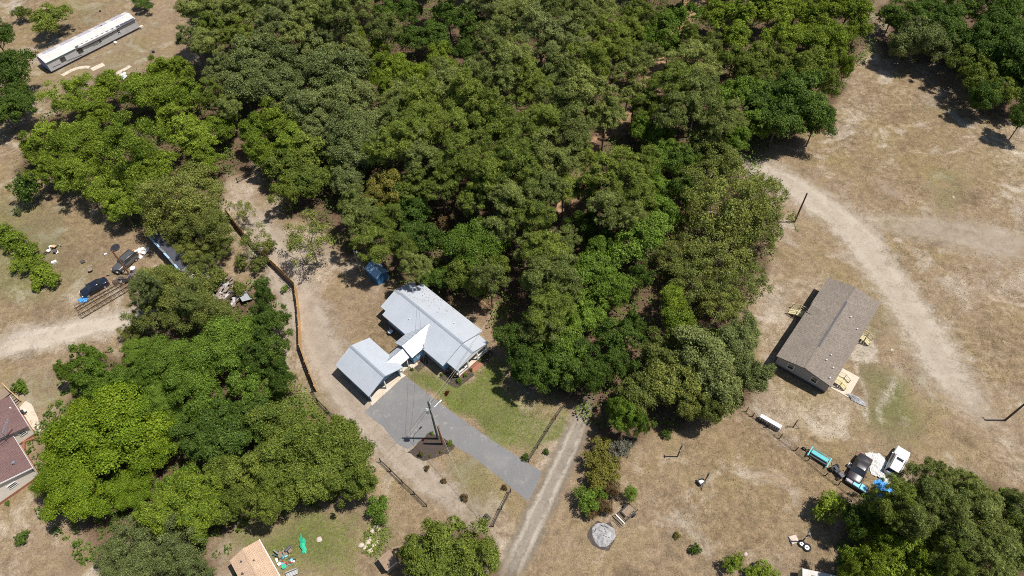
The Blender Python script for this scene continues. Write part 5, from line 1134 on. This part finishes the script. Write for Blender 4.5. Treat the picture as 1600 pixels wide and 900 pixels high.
def crown_proto(key, seed, R, zc, Hz, nl, lr, nsub, nleaf, ll, lw, rs=.24, low=-.35, needle=False, irr=.16, fill=.22, flat=1.0, trunk_r=.22, tm='bark'):
    rng = np.random.default_rng(seed)
    i = np.arange(nl*3); z = 1 - (i + .5)*2/(nl*3); th = i*2.39996 + rng.uniform(0, 6); d = np.stack([np.sqrt(1-z*z)*np.cos(th), np.sqrt(1-z*z)*np.sin(th), z], 1)
    d = d[d[:, 2] > low]; d = d[rng.permutation(len(d))[:nl]]; d += rng.normal(size=d.shape)*.10; d /= np.linalg.norm(d, axis=1, keepdims=True)
    az = np.arctan2(d[:, 1], d[:, 0]); k = 1 + irr*np.sin(2*az + rng.uniform(0, 6)) + irr*.8*np.sin(3*az + rng.uniform(0, 6)) + rng.uniform(-.1, .1, len(d))
    rad = rng.uniform(.52, .92, len(d))
    C = (d + rng.normal(size=d.shape)*.07) * rad[:, None] * k[:, None] * np.array([R, R, Hz]) + np.array([0, 0, zc]); LR = lr*R*rng.uniform(.55, 1.45, len(d))
    pos = []; nr = []; ti = []; ra = []
    for c, r, dd in zip(C, LR, d):
        lt = rng.uniform(-.15, .15); m = max(3, int(nsub*(r/(lr*R))**2))
        sd_ = sph(rng, m) + dd*.45 + np.array([0, 0, .65]); sd_ /= np.linalg.norm(sd_, axis=1, keepdims=True)
        sp_ = c + sd_*np.array([1, 1, flat])*r*rng.uniform(.55, 1.38, (m, 1))
        for s_, n_ in zip(sp_, sd_):
            q = max(2, int(nleaf*rng.uniform(.6, 1.4))); o = sph(rng, q)*rng.uniform(.25, 1, (q, 1))**.6; st_ = rng.uniform(-.10, .10)
            pos.append(s_ + o*rs*r*1.6*np.array([1, 1, .75])); nr.append(n_*.75 + o*.5 + sph(rng, q)*.85 + np.array([0, 0, .15])); ra.append(o + n_*.3)
            ti.append(.44 + lt + st_*2.2 + rng.uniform(-.55, .55, q))
    if fill:
        q = int(sum(len(p) for p in pos)*fill); o = sph(rng, q)*rng.uniform(.1, .72, (q, 1)); pos.append(o*np.array([R, R, Hz]) + np.array([0, 0, zc])); nr.append(sph(rng, q)); ra.append(sph(rng, q)); ti.append(rng.uniform(.1, .6, q))
    pos = np.concatenate(pos); nr = np.concatenate(nr); ti = np.concatenate(ti); ra = np.concatenate(ra)
    ok = pos[:, 2] > .15; pos, nr, ti, ra = pos[ok], nr[ok], ti[ok], ra[ok]
    me = leafmesh('crown', pos, nr, ll, lw, ti, rng, ra if needle else None); me.materials.append(LM['B'])
    # trunk and limbs
    b = MB(); tr = trunk_r; top = zc + Hz*.35
    b.tube([(0,0,0), (0,0,.4), (.05*R*.3, 0, zc*.6), (0, 0, top)], [tr*1.45, tr, tr*.75, tr*.3], 8)
    for j in rng.permutation(len(C))[:9]:
        s = Vector((0, 0, zc*rng.uniform(.45, .85))); e = Vector(C[j]); mdl = s.lerp(e, .5) + Vector((0, 0, .12*R)); b.tube([s, mdl, e], [tr*.45, tr*.3, tr*.08], 5, cap=False)
    for j in rng.permutation(len(C))[:(16 if key[:3] in ('oak', 'sof', 'spa') else 7)]:
        c = Vector(C[j]); o_ = Vector((0, 0, zc - Hz*.3)); e = o_.lerp(c, rng.uniform(1.12, 1.3)); b.tube([o_, c.lerp(e, .5) + Vector(rng.normal(size=3)*.15), e], [tr*.16, tr*.11, tr*.05], 4, cap=False)
    tk = bpy.data.meshes.new('trunk'); tk.from_pydata(b.v, [], b.f); tk.materials.append(MT[tm]); tk.update()
    ext = float(np.percentile(np.hypot(pos[:, 0], pos[:, 1]), 96)); PROTO[key] = (me, tk, ext, zc, len(ti))
# key: (species look)  R crown radius in metres, zc crown centre height
for k_ in range(5): crown_proto('broad%d' % k_, 100+k_, 5.0, 7.6, 4.0, 30, .25, 34, 20, .31, .19, trunk_r=.24, fill=.07, flat=.8, irr=.2)
for k_ in range(2): crown_proto('maple%d' % k_, 120+k_, 8.0, 9.0, 5.0, 30, .25, 80, 20, .34, .23, rs=.24, irr=.16, fill=.05, flat=.55, trunk_r=.38)
for k_ in range(2): crown_proto('oak%d' % k_, 140+k_, 6.5, 8.0, 4.2, 60, .16, 26, 16, .27, .15, rs=.32, irr=.22, trunk_r=.3, fill=.08)
for k_ in range(3): crown_proto('soft%d' % k_, 160+k_, 5.0, 8.0, 4.3, 40, .21, 34, 20, .36, .17, rs=.36, irr=.18, trunk_r=.22, fill=.08)
for k_ in range(7): crown_proto('pine%d' % k_, 180+k_, 4.2, 10.8, 5.0, 50, .18, 17, 30, .42, .075, rs=.34, needle=True, low=-.2, irr=.2, trunk_r=.2, fill=.06, flat=.75)
crown_proto('small0', 200, 2.2, 2.9, 2.2, 16, .36, 24, 12, .26, .16, low=-.6, trunk_r=.09)
crown_proto('small1', 201, 2.2, 2.6, 2.0, 18, .33, 22, 12, .24, .15, low=-.6, irr=.22, trunk_r=.09)
crown_proto('bush0', 210, 1.0, .85, .8, 12, .40, 18, 10, .16, .10, low=-.7, trunk_r=.05)
crown_proto('sparse0', 220, 6.0, 8.0, 4.0, 34, .15, 13, 10, .30, .19, rs=.42, irr=.3, fill=.03, trunk_r=.2, tm='barkpale')
crown_proto('sparse1', 221, 7.5, 7.6, 3.6, 90, .13, 15, 12, .28, .18, rs=.36, irr=.18, fill=.08, low=-.5, trunk_r=.36, tm='barkpale')
crown_proto('conifer0', 230, 2.0, 3.6, 3.4, 34, .28, 14, 12, .24, .08, needle=True, low=-.9, irr=.1, trunk_r=.1)

FORM = dict(broad=('broad', 5), maple=('maple', 2), oak=('oak', 2), soft=('soft', 3), pine=('pine', 7), small=('small', 2), bush=('bush', 1), sparse=('sparse', 1), big=('sparse', 2), conifer=('conifer', 1))
COLN = dict(M='bright green', L='light yellowish-green', B='mid-green', D='dark green', V='vivid green', O='olive', G='grey-green', P='dull olive', Y='yellow-olive', R='rusty brown', W='bare grey', K='dark red')
FNAME = dict(broad='broadleaf_tree', maple='maple_tree', oak='oak_tree', soft='soft_leaved_tree', pine='pine_tree', small='small_tree', bush='shrub', sparse='thin_tree', big='spreading_oak', conifer='young_conifer')
FDESC = dict(broad='broadleaf tree', maple='large domed tree', oak='round oak', soft='feathery tree', pine='pine', small='small tree', bush='shrub', sparse='thin open tree', big='wide open-branched oak', conifer='young conifer')
TREES = []   # (x, y, r_px, form, colour, zscale, label)
tcount = [0]
def T(form, colr, *pts, hs_=1.0, label=None):
    for i in range(0, len(pts), 3):
        k = (pts[i]*7 + pts[i+1]*13 + pts[i+2]*5) % 10; c = colr
        if form == 'pine' and pts[i+1] > -20: c = 'O' if k == 3 else 'G' if k in (1, 6) else 'B' if k in (8, 5) else 'P'
        TREES.append((pts[i], pts[i+1], pts[i+2], form, c, hs_, label))
# top left
T('broad','B', 78,28,36, hs_=.75, label='green tree just left of the mobile home, its crown open in the middle'); T('small','B', 33,22,16, label='small tree at the top left corner next to the road end')
T('broad','D', 222,2,25, hs_=.5, label='dark round tree cut by the top edge above the right end of the mobile home')
T('broad','D', 12,112,42, 28,168,34, -8,60,34, 0,172,36, 30,145,26)
T('maple','L', 240,150,48, 130,225,50); T('oak','L', 205,228,58, 165,288,50, 120,150,42)
T('broad','L', 80,215,38, 290,150,38, 300,215,44, 75,265,30, 240,265,40, 345,200,30, 170,140,28, 325,250,28, 190,325,33, 255,115,22, 110,275,35, 225,300,30)
T('small','D', 38,296,25, label='isolated dark round small tree on the grass at the left, with bare grass round it')
T('oak','O', 290,310,62, 265,345,44, 325,352,44, 345,385,24, 300,395,28, 285,380,22, 318,412,22); T('oak','O', 272,455,50, 315,490,50, 235,492,34, 250,435,30, 205,520,18)
for i_, (x_, y_, r_) in enumerate(((5,365,20),(22,378,20),(38,395,21),(52,412,22),(64,428,20),(78,437,17),(30,412,17),(58,442,13))): T('small','L', x_, y_, r_, hs_=.75)
T('bush','L', 57,452,8)
T('pine','P', 228,455,26, 300,470,26)
# left centre wood
T('broad','D', 425,500,30, 430,545,30, 405,520,28, 415,468,20, 400,560,34, 440,590,24)
T('maple','V', 345,545,55, 255,560,44, 300,590,48)
T('maple','M', 170,675,82, 105,700,48, 235,700,52, 120,770,55, 205,770,42, 160,625,48, 95,745,40)
T('broad','V', 140,562,24, 155,595,34, 103,580,15, 385,600,42, 320,640,40, 200,600,38)
T('soft','D', 350,680,46, 395,655,40, 310,690,34); T('soft','B', 435,665,40, 465,700,48, 510,700,46, 545,720,42, 555,755,32, 490,745,44, 535,690,32, 430,720,38)
T('broad','B', 385,745,42, 435,765,36, 365,790,30, 415,795,30, 345,740,34)
T('soft','L', 285,775,46, 320,800,40, 255,800,34, 330,760,30)
T('oak','G', 225,845,56, 275,860,50, 180,875,36, 240,890,46, 300,895,36, 245,808,30)
T('small','V', 590,795,25, hs_=.8, label='round bright green bush standing alone left of the three-rail fence')
T('bush','D', 36,841,13, label='small round dark shrub alone on the lower left grass')
T('broad','B', 700,852,58, 745,878,42, 655,865,40, 690,900,50)
# lone thin tree and bits by the fence
T('sparse','O', 482,376,46, label='lone thin open tree with pale limbs beside the bend of the plank fence')
T('sparse','O', 398,378,30, 380,330,24); T('small','O', 405,412,18, 420,385,15, 378,410,14); T('small','D', 410,442,15); T('small','O', 338,432,18, 322,448,20, 372,452,14, 352,484,16)
T('small','V', 445,452,7)
# top wood, left part
T('pine','P', 315,18,32, 352,30,30, 395,18,32, 438,30,32, 480,14,32, 522,30,30, 560,14,26, 372,58,28, 330,70,28, 300,62,22, 340,112,24, 335,150,22, 360,170,22, 505,62,28, 545,52,22)
T('soft','G', 395,100,42, 440,95,34, 380,140,38, 430,140,36, 500,78,38, 530,115,42, 490,120,38, 470,165,34, 560,150,32, 520,165,36)
T('broad','L', 590,82,28, 615,110,26, 575,118,22, 688,88,24, 702,112,22, 605,142,22, 640,120,22, 560,60,16, 665,118,18)
T('broad','D', 648,62,30, 640,18,28, 700,22,34, 735,40,32, 680,58,26, 600,20,26, 725,80,24)
T('broad','L', 432,190,38, 505,152,22, 400,205,30, 460,225,36, 410,240,28); T('broad','B', 440,260,38, 490,240,40, 485,285,36, 530,265,36, 445,300,26)
T('soft','G', 540,205,40, 580,195,36, 500,200,30, 560,245,38)
# pines of the main wood
for (x_, y_, r_) in ((770,70,34),(805,95,36),(845,62,38),(885,72,36),(860,20,34),(905,28,36),(800,28,34),(760,12,30),(950,55,34),(940,18,30),(970,75,28),(925,100,36),(880,120,36),
    (830,135,38),(780,130,36),(745,115,30),(700,150,36),(660,165,38),(735,170,40),(780,185,38),(920,150,40),(875,165,34),(945,185,34),(895,205,38),(845,200,36),(810,225,40),(760,225,38),
    (700,205,40),(655,210,36),(620,190,34),(610,235,36),(660,250,38),(710,255,38),(760,275,38),(810,275,40),(855,255,38),(890,250,32),(845,305,38),(795,315,38),(880,295,30),(830,345,36),(745,310,34),(690,295,32),(785,355,32),(650,295,30),(830,390,30)): T('pine','P', x_, y_, r_)
T('broad','V', 1035,42,36, 1065,28,34, 1045,75,26, 1000,65,20); T('pine','P', 1000,25,26, 985,50,24)
T('pine','P', 1085,105,40, 1045,140,38, 1090,150,38, 1130,190,34, 1060,180,34, 1010,165,26)
T('broad','V', 1155,150,38, 1175,190,30, 1120,160,30, 1030,215,34, 1000,200,22, 1020,255,32, 1050,240,30, 1150,215,30)
T('pine','P', 950,275,40, 985,300,38, 955,325,36, 920,300,26, 915,250,24, 1000,265,28, 985,345,28)
T('broad','V', 1000,375,48, 1035,335,34, 1030,300,28); T('broad','D', 915,350,28, 945,380,26, 1065,250,30, 1065,300,28, 1000,430,26)
T('pine','P', 855,400,42, 870,440,40, 840,440,30, 880,380,28); T('broad','V', 930,430,44, 960,455,34, 895,430,24, 930,395,20)
# edge behind the house
T('soft','Y', 608,295,36, 585,320,26); T('pine','P', 572,345,32, 590,385,34, 630,386,26, 550,320,24, 602,348,26)
T('soft','D', 645,335,36, 660,375,30, 630,300,24); T('maple','V', 738,385,50, label='bright green domed tree standing out of the dark wood behind the pale metal roof')
T('pine','P', 650,418,26, 765,435,28); T('broad','D', 690,432,28, 665,440,20, hs_=.8); T('broad','B', 722,428,34, 772,425,24, 745,446,22); T('small','R', 690,350,16, 687,378,13, 684,415,12)
T('soft','G', 575,225,32, 545,285,28, 520,235,26)
T('soft','O', 1110,75,24, 1125,250,34, 1100,225,30)
# big sparse oak right of centre and companions
T('big','O', 1140,320,72, 1175,350,56, 1120,395,62, 1085,435,50, 1150,445,50, 1060,400,44, 1190,300,40, 1100,290,50, 1130,470,46)
T('broad','L', 1060,505,36, 1050,470,28, 1070,545,24); T('pine','P', 860,485,40, 845,515,34); T('broad','V', 905,500,44, 880,545,44, 925,475,36)
T('broad','D', 818,572,34, 802,530,30, 880,580,44, 840,545,36, 910,555,38, 850,585,34, 965,530,38, 960,570,32, 985,510,28, 925,590,26)
T('soft','G', 1095,560,50, 1145,545,44, 1120,600,44, 1172,590,30, 1155,525,34); T('soft','O', 1050,600,44, 1000,612,36, 1030,558,38, 1080,630,32, 1110,640,24)
T('broad','V', 975,652,26, 1000,665,20, 960,640,16); T('small','Y', 940,702,24, 925,722,22, 945,740,26, 930,750,20, 950,722,22); T('small','W', 968,705,22, 980,690,16); T('small','V', 918,782,24, 935,765,18)
T('small','R', 955,762,16, 945,790,16, 925,800,12); T('conifer','V', 986,772,13, label='young green conifer at the head of the dark metal cart')
# top right
T('broad','L', 1125,28,34, 1165,22,36, 1205,18,36, 1245,15,34, 1285,25,36, 1325,18,34, 1225,62,34, 1265,62,34, 1300,60,30, 1340,45,24, 1150,60,28, 1305,95,26, 1322,108,14)
T('broad','B', 1190,85,32, 1220,105,30, 1265,105,34, 1145,95,30, 1180,115,28, 1290,130,28); T('soft','D', 1250,165,46, 1215,190,38, 1275,190,34, 1195,160,34, 1235,140,34)
T('broad','D', 1395,25,32, 1450,20,34, 1500,15,34, 1560,15,40, 1600,60,40, 1575,110,38, 1605,150,32, 1545,60,38); T('soft','G', 1438,60,32, 1470,75,26, 1415,70,24)
T('broad','B', 1495,55,34, 1510,95,36, 1530,120,32, 1560,145,28); T('soft','D', 1425,40,30, 1475,45,34, 1530,70,36, 1580,80,38, 1560,40,34, 1600,115,36, 1540,150,26, 1600,185,26)
# bottom right
T('small','L', 1296,795,26, hs_=.9, label='bright green round small tree at the left tip of the dark clump'); T('broad','D', 1335,812,28, 1380,800,30)
T('pine','P', 1395,790,36, 1440,770,38, 1430,810,36, 1480,800,40, 1500,760,34, 1530,800,40, 1560,850,42, 1580,800,34, 1600,845,36, 1500,850,38, 1480,885,34, 1540,890,40, 1460,750,26)
T('broad','L', 1415,865,50, 1355,880,38, 1440,890,40, 1380,845,26, 1330,895,24)
T('maple','M', 1412,872,56)
T('bush','D', 1086,857,11, label='small round dark shrub alone on the bottom dry field'); T('small','L', 1146,882,20, 1195,893,20, 1175,895,14)
T('bush','K', 698,614,5, label='small dark red shrub on the lawn between the driveway and the house')
# gap fillers; pines by the woodland path added to shade pale lit ground
T('maple','V', 245,625,34, 278,655,30, 182,592,24, 215,548,26); T('broad','V', 230,590,26, 130,600,20)
T('pine','P', 985,115,30, 992,152,26, 340,45,28, 420,52,28, 462,60,28, 600,48,26, 478,42,26, 558,78,24, 1075,60,20, 690,120,26, 620,160,28, 1010,90,22)
T('broad','L', 262,112,26, 285,110,22, 60,235,26, 150,180,30, 270,180,34)
for x_ in range(330, 1360, 62): T('pine' if x_ % 4 else 'broad', 'P' if x_ % 4 else 'B', x_, -38, 36)  # beyond the frame, so that shadows and neighbouring views go on

# place the trees
def zone(x, y):
    Z = [((-60,60,-60,230), 'at the upper left edge of the photo'), ((60,370,105,340), 'between the mobile home and parked cars'),
         ((200,370,260,420), 'just above the half hidden trailer'), ((180,370,400,540), 'right of the steel lattice'),
         ((-20,100,350,470), 'in the left edge hedge'), ((60,260,600,820), 'beside the maroon-roofed house'),
         ((60,440,530,660), 'left of the orange plank fence'), ((260,600,620,800), 'left of the three-rail fence'),
         ((130,345,760,920), 'left of the tan-roofed house'), ((600,800,810,920), 'between small shed and dirt road'),
         ((360,470,300,470), 'around the shaded end of the plank fence'), ((280,570,-60,175), 'at the top left of the main wood'),
         ((380,570,175,330), 'above the bare sandy yard'), ((570,750,-60,150), 'above the bright gap, top of wood'),
         ((750,1000,-60,130), 'at the top middle of the main wood'), ((570,760,150,270), 'in the middle left of the main wood'),
         ((760,930,130,270), 'in the heart of the main wood'), ((540,720,270,470), 'at the wood edge by the blue shed'),
         ((720,900,270,370), 'in the wood above the pale metal roof'), ((720,810,370,470), 'right behind the pale metal roof'),
         ((1000,1110,-60,90), 'left of the brown clearing at the top'), ((980,1130,90,215), 'beside the woodland path near the top'),
         ((880,1110,215,360), 'beside the woodland path in the centre'), ((800,1050,360,470), 'right of the pale metal roof'),
         ((1030,1250,225,500), 'left of the pale sandy track'), ((820,1010,460,620), 'at the head of the dirt road'),
         ((980,1200,480,680), 'between the dirt road and the brown-roofed house'), ((890,1010,620,860), 'in the strip right of the dirt road'),
         ((1100,1370,-60,125), 'right of the brown clearing at the top'), ((1100,1320,125,230), 'at the top right field edge'),
         ((1370,1660,-60,220), 'in the top right corner clump'), ((1280,1660,730,960), 'in the clump at the bottom right corner'),
         ((1100,1230,860,960), 'at the bottom edge of the dry field'), ((400,460,430,470), 'at the foot of the plank fence')]
    for (a, b, c, d), s in Z:
        if a <= x < b and c <= y < d: return s
    return 'beyond the top edge of the main wood' if y < 0 else 'among the trees'
made = {}; rt = random.Random(99); groups = {}
for (x, y, r, form, colr, hsc, label) in TREES:
    base, nv = FORM[form]; key = base + str(1 if form == 'big' else (0 if form == 'sparse' else rt.randrange(nv)))
    me, tk, ext, zc, nf = PROTO[key]
    s = r * mpp(x, y, 8) / ext; zs = s * hsc
    if form in ('broad', 'soft', 'oak') and zc*zs > 8.8: zs = 8.8/zc
    if form in ('broad', 'soft') and zc*zs < 5.0 and hsc == 1.0: zs = 5.0/zc
    if form == 'pine': zs = min(max(zs, 0.72), 1.08)
    if form == 'maple': zs = min(zs, 0.95)
    if form == 'big': zs = min(zs, 0.95)
    zs *= rt.uniform(.88, 1.10); wx, wy = G(x, y, zc*zs)
    c = groups.setdefault((form, colr, zone(x, y)), []); lab = label
    root = empty(FNAME[form], (wx, wy, 0), rt.uniform(0, 2*math.pi)); root.scale = (s*rt.uniform(.93, 1.07), s*rt.uniform(.93, 1.07), zs)
    co = bpy.data.objects.new('crown', me); COL.objects.link(co); co.parent = root
    co.material_slots[0].link = 'OBJECT'; co.material_slots[0].material = LM[colr]
    to = bpy.data.objects.new('trunk', tk); COL.objects.link(to); to.parent = root
    root['category'] = 'shrub' if form == 'bush' else 'tree'
    if label: root['label'] = label
    else: c.append((x, y, r, root))
    made[(x, y)] = root
for (form, colr, zn), lst in groups.items():
    d = COLN[colr] + ' ' + FDESC[form]
    if form == 'small' and 'hedge' in zn: d = COLN[colr] + ' hedge bush'
    if not lst: continue
    if len(lst) == 1: lst[0][3]['label'] = 'only ' + d + ' ' + zn; continue
    for t in lst: t[3]['group'] = d + 's ' + zn
    left = list(lst)
    crit = [('largest', lambda t: -t[2])] if sorted(t[2] for t in lst)[-1] >= sorted(t[2] for t in lst)[-2] + 4 else []
    crit += [('leftmost', lambda t: t[0]), ('rightmost', lambda t: -t[0]), ('topmost', lambda t: t[1]), ('lowest', lambda t: -t[1])]
    full = list(lst)
    for w, f in crit:
        best = min(full, key=f)
        if best not in left: continue
        left.remove(best); best[3]['label'] = '%s of the %ss %s' % (w, d, zn)
    if len(left) == 1: left[0][3]['label'] = 'innermost of the %ss %s' % (d, zn)
    elif len(left) <= 5:
        left.sort(key=lambda t: t[0])
        for w, t in zip(('first', 'second', 'third', 'fourth', 'fifth'), left): t[3]['label'] = '%s inner %s from the left %s' % (w, d, zn)
    else:
        for t in left: t[3]['label'] = 'inner %s %s' % (d, zn)

# small plants round the house, in the beds and on the verge
def plant(p, r, colr, label, h=1.0, key='bush0', group=None):
    me, tk, ext, zc, nf = PROTO[key]; s = r/ext; root = empty('small_plant', G(*p), rt.uniform(0, 6), label, 'plant', group); root.scale = (s, s, s*h)
    for nm, m_ in (('foliage', me), ('stem', tk)):
        o = bpy.data.objects.new(nm, m_); COL.objects.link(o); o.parent = root
        if nm == 'foliage': o.material_slots[0].link = 'OBJECT'; o.material_slots[0].material = LM[colr]
for p, r, c, lb in (((644,578), .3, 'D', 'tiny dark plant in the mulch by the breezeway'), ((690,586), .28, 'D', 'tiny dark plant on the lawn below the blue wall'), ((718,596), .5, 'V', 'bright green plant at the lower tip of the porch bed'),
    ((727,588), .35, 'L', 'light green plant in the porch bed left of the steps'), ((736,579), .3, 'D', 'dark plant in the porch bed beside the steps'), ((750,565), .4, 'D', 'dark plant in the bed right of the porch steps'), ((758,558), .35, 'V', 'green plant at the right end of the porch bed'),
    ((675,678), .3, 'V', 'green tuft at the top tip of the mulch bed under the utility pole'), ((704,694), .5, 'B', 'green plant at the right tip of the mulch bed under the utility pole'), ((672,713), .25, 'Y', 'small yellow flowering plant at the lower left of the pole bed'), ((689,707), .25, 'Y', 'small yellow flowering plant at the lower right of the pole bed'),
    ((659,712), .35, 'Y', 'tall yellow stalk plant at the bottom of the pole bed'), ((662,688), .22, 'K', 'tiny red plant in the pole bed'), ((667,733), .45, 'R', 'dry brown shrub on the verge just below the pole bed'), ((694,752), .45, 'R', 'dry brown shrub in the middle of the verge'),
    ((727,778), .6, 'R', 'dark dry shrub at the lower end of the pale guy wire'), ((788,764), .45, 'R', 'dry brown shrub at the driveway edge above the short rail fence'), ((762,811), .6, 'W', 'grey dead shrub beside the short rail fence'), ((822,716), .6, 'D', 'dark low shrub at the end of the lawn rail fence'), ((853,708), .5, 'D', 'dark low plant between the rail fence and the dirt road'),
    ((36,611), 1.3, 'V', 'round green shrub beside the dark wooden stair'), ((46,708), .4, 'B', 'green plant in the strip along the maroon-roofed house'), ((13,788), .4, 'V', 'small green plant below the brick base of the maroon-roofed house'), ((382,897), 1.1, 'L', 'bright bush at the bottom left corner of the tan-roofed house'),
    ((1058,838), .5, 'Y', 'thin dry plant alone in the bottom dry field'), ((30,335), .9, 'G', 'pale flat tuft of weeds on the grass below the isolated small tree'), ((1040,680), .8, 'D', 'low dark bush at the field edge below the soft trees'), ((30,120), .0, 'D', '')):
    if r: plant(p, r, c, lb, 1.0 if 'stalk' not in lb else 2.6)

# weeds, undergrowth and tufts that nobody could count
def scatter(name, label, polys, n, hmax, ll, lw, colr, seed, clump=.8, lean=.5, avoid=None):
    rng = np.random.default_rng(seed); P = []
    for poly, w in polys:
        g = np.array(Gs(poly)); lo, hi = g.min(0), g.max(0); k = int(n*w); q = rng.uniform(lo, hi, (k*6, 2)); q = q[sdf_poly(q, g) > 0][:k]; P.append(q)
    P = np.concatenate(P)
    for pp in (px(627,590, 700,639, 847,737, 825,783, 706,694, 637,702, 570,645), px(581,634, 578,628, 625,580, 634,587), px(672,675, 712,697, 662,721, 637,707)):
        P = P[sdf_poly(P, np.array(Gs(pp))) < .3]
    for pl, hh in ((px(930,590, 915,640, 895,690, 865,750, 838,810, 805,880, 770,960), 2.1), (px(-60,552, 40,534, 110,518, 170,505, 230,490), 2.2), (px(1120,250, 1180,262, 1240,290, 1300,330, 1350,375, 1385,435, 1440,510, 1485,590, 1560,680), 4.0), (px(1335,350, 1400,352, 1480,362, 1560,378, 1660,392), 3.6),
                   (px(368,310, 440,420, 500,530, 530,600, 600,690, 690,770, 790,835), 2.4)):
        if lw < .1: P = P[sdf_line(P, Gs(pl), [hh]*len(pl)) < 0]
    if avoid: P = P[sdf_line(P, Gs(avoid), [2.2]*len(avoid)) < 0]
    m = 9 if hmax < 1.2 else 16; ph = rng.uniform(0, 6, 4)
    dens = .5 + .5*np.sin(P[:, 0]*.55+ph[0])*np.sin(P[:, 1]*.6+ph[1]) ; P = P[rng.uniform(0, 1, len(P)) < .25 + .75*dens]
    pos = np.repeat(P, m, 0); hgt = np.repeat(rng.uniform(.25, 1, len(P)), m)*hmax; o = sph(rng, len(pos))*clump; pos3 = np.stack([pos[:, 0]+o[:, 0], pos[:, 1]+o[:, 1], rng.uniform(.02, 1, len(pos))*hgt*(1-.4*np.hypot(o[:, 0], o[:, 1])/clump)], 1)
    me = leafmesh(name, pos3, sph(rng, len(pos))*lean + np.array([0, 0, 1]), ll, lw, np.repeat(rng.uniform(.2, .8, len(P)), m) + rng.uniform(-.25, .25, len(pos)), rng)
    me.materials.append(LM[colr]); o = bpy.data.objects.new(name, me); COL.objects.link(o); tag(o, label, 'undergrowth', kind='stuff')
scatter('undergrowth', 'low leafy undergrowth on the floor of the main wood', [(FOREST, 1.0)], 9500, 3.6, .36, .22, 'D', 1, 1.0, avoid=px(1085,20, 1060,60, 1020,110, 1010,150, 975,190, 930,220, 905,260, 885,340, 880,420))
scatter('weeds', 'bright green weeds and brambles left of the orange plank fence and sandy drive', [(px(430,560, 470,600, 500,640, 530,668, 560,690, 500,690, 440,650, 415,600), .6), (px(575,810, 600,812, 610,840, 590,870, 565,860), .10), (px(415,545, 440,560, 450,600, 420,590), .15)], 1500, .7, .24, .15, 'B', 2, .5)
scatter('undergrowth', 'undergrowth below the left, top right and bottom woods', [(FOREST3, .5), (FOREST4, .25), (FOREST2, .25)], 3600, 1.5, .32, .2, 'D', 3, .45)
scatter('grass', 'sparse tufts of dry grass all over the fields', [(px(0,100, 1600,150, 1600,900, 0,900), 1.0)], 30000, .16, .24, .05, 'H', 4, .45, .9)
scatter('grass', 'short green lawn tufts round the pale metal-roofed house', [(px(640,565, 690,585, 760,570, 870,640, 825,710, 750,660, 700,635), .7), (px(560,800, 460,800, 380,840, 440,900, 560,900), .3)], 2200, .12, .16, .05, 'L', 5, .5, .9)
print('objects', len(bpy.data.objects), 'tris', sum(len(m.polygons)*2 for m in bpy.data.meshes), {k: v[4] for k, v in PROTO.items()})
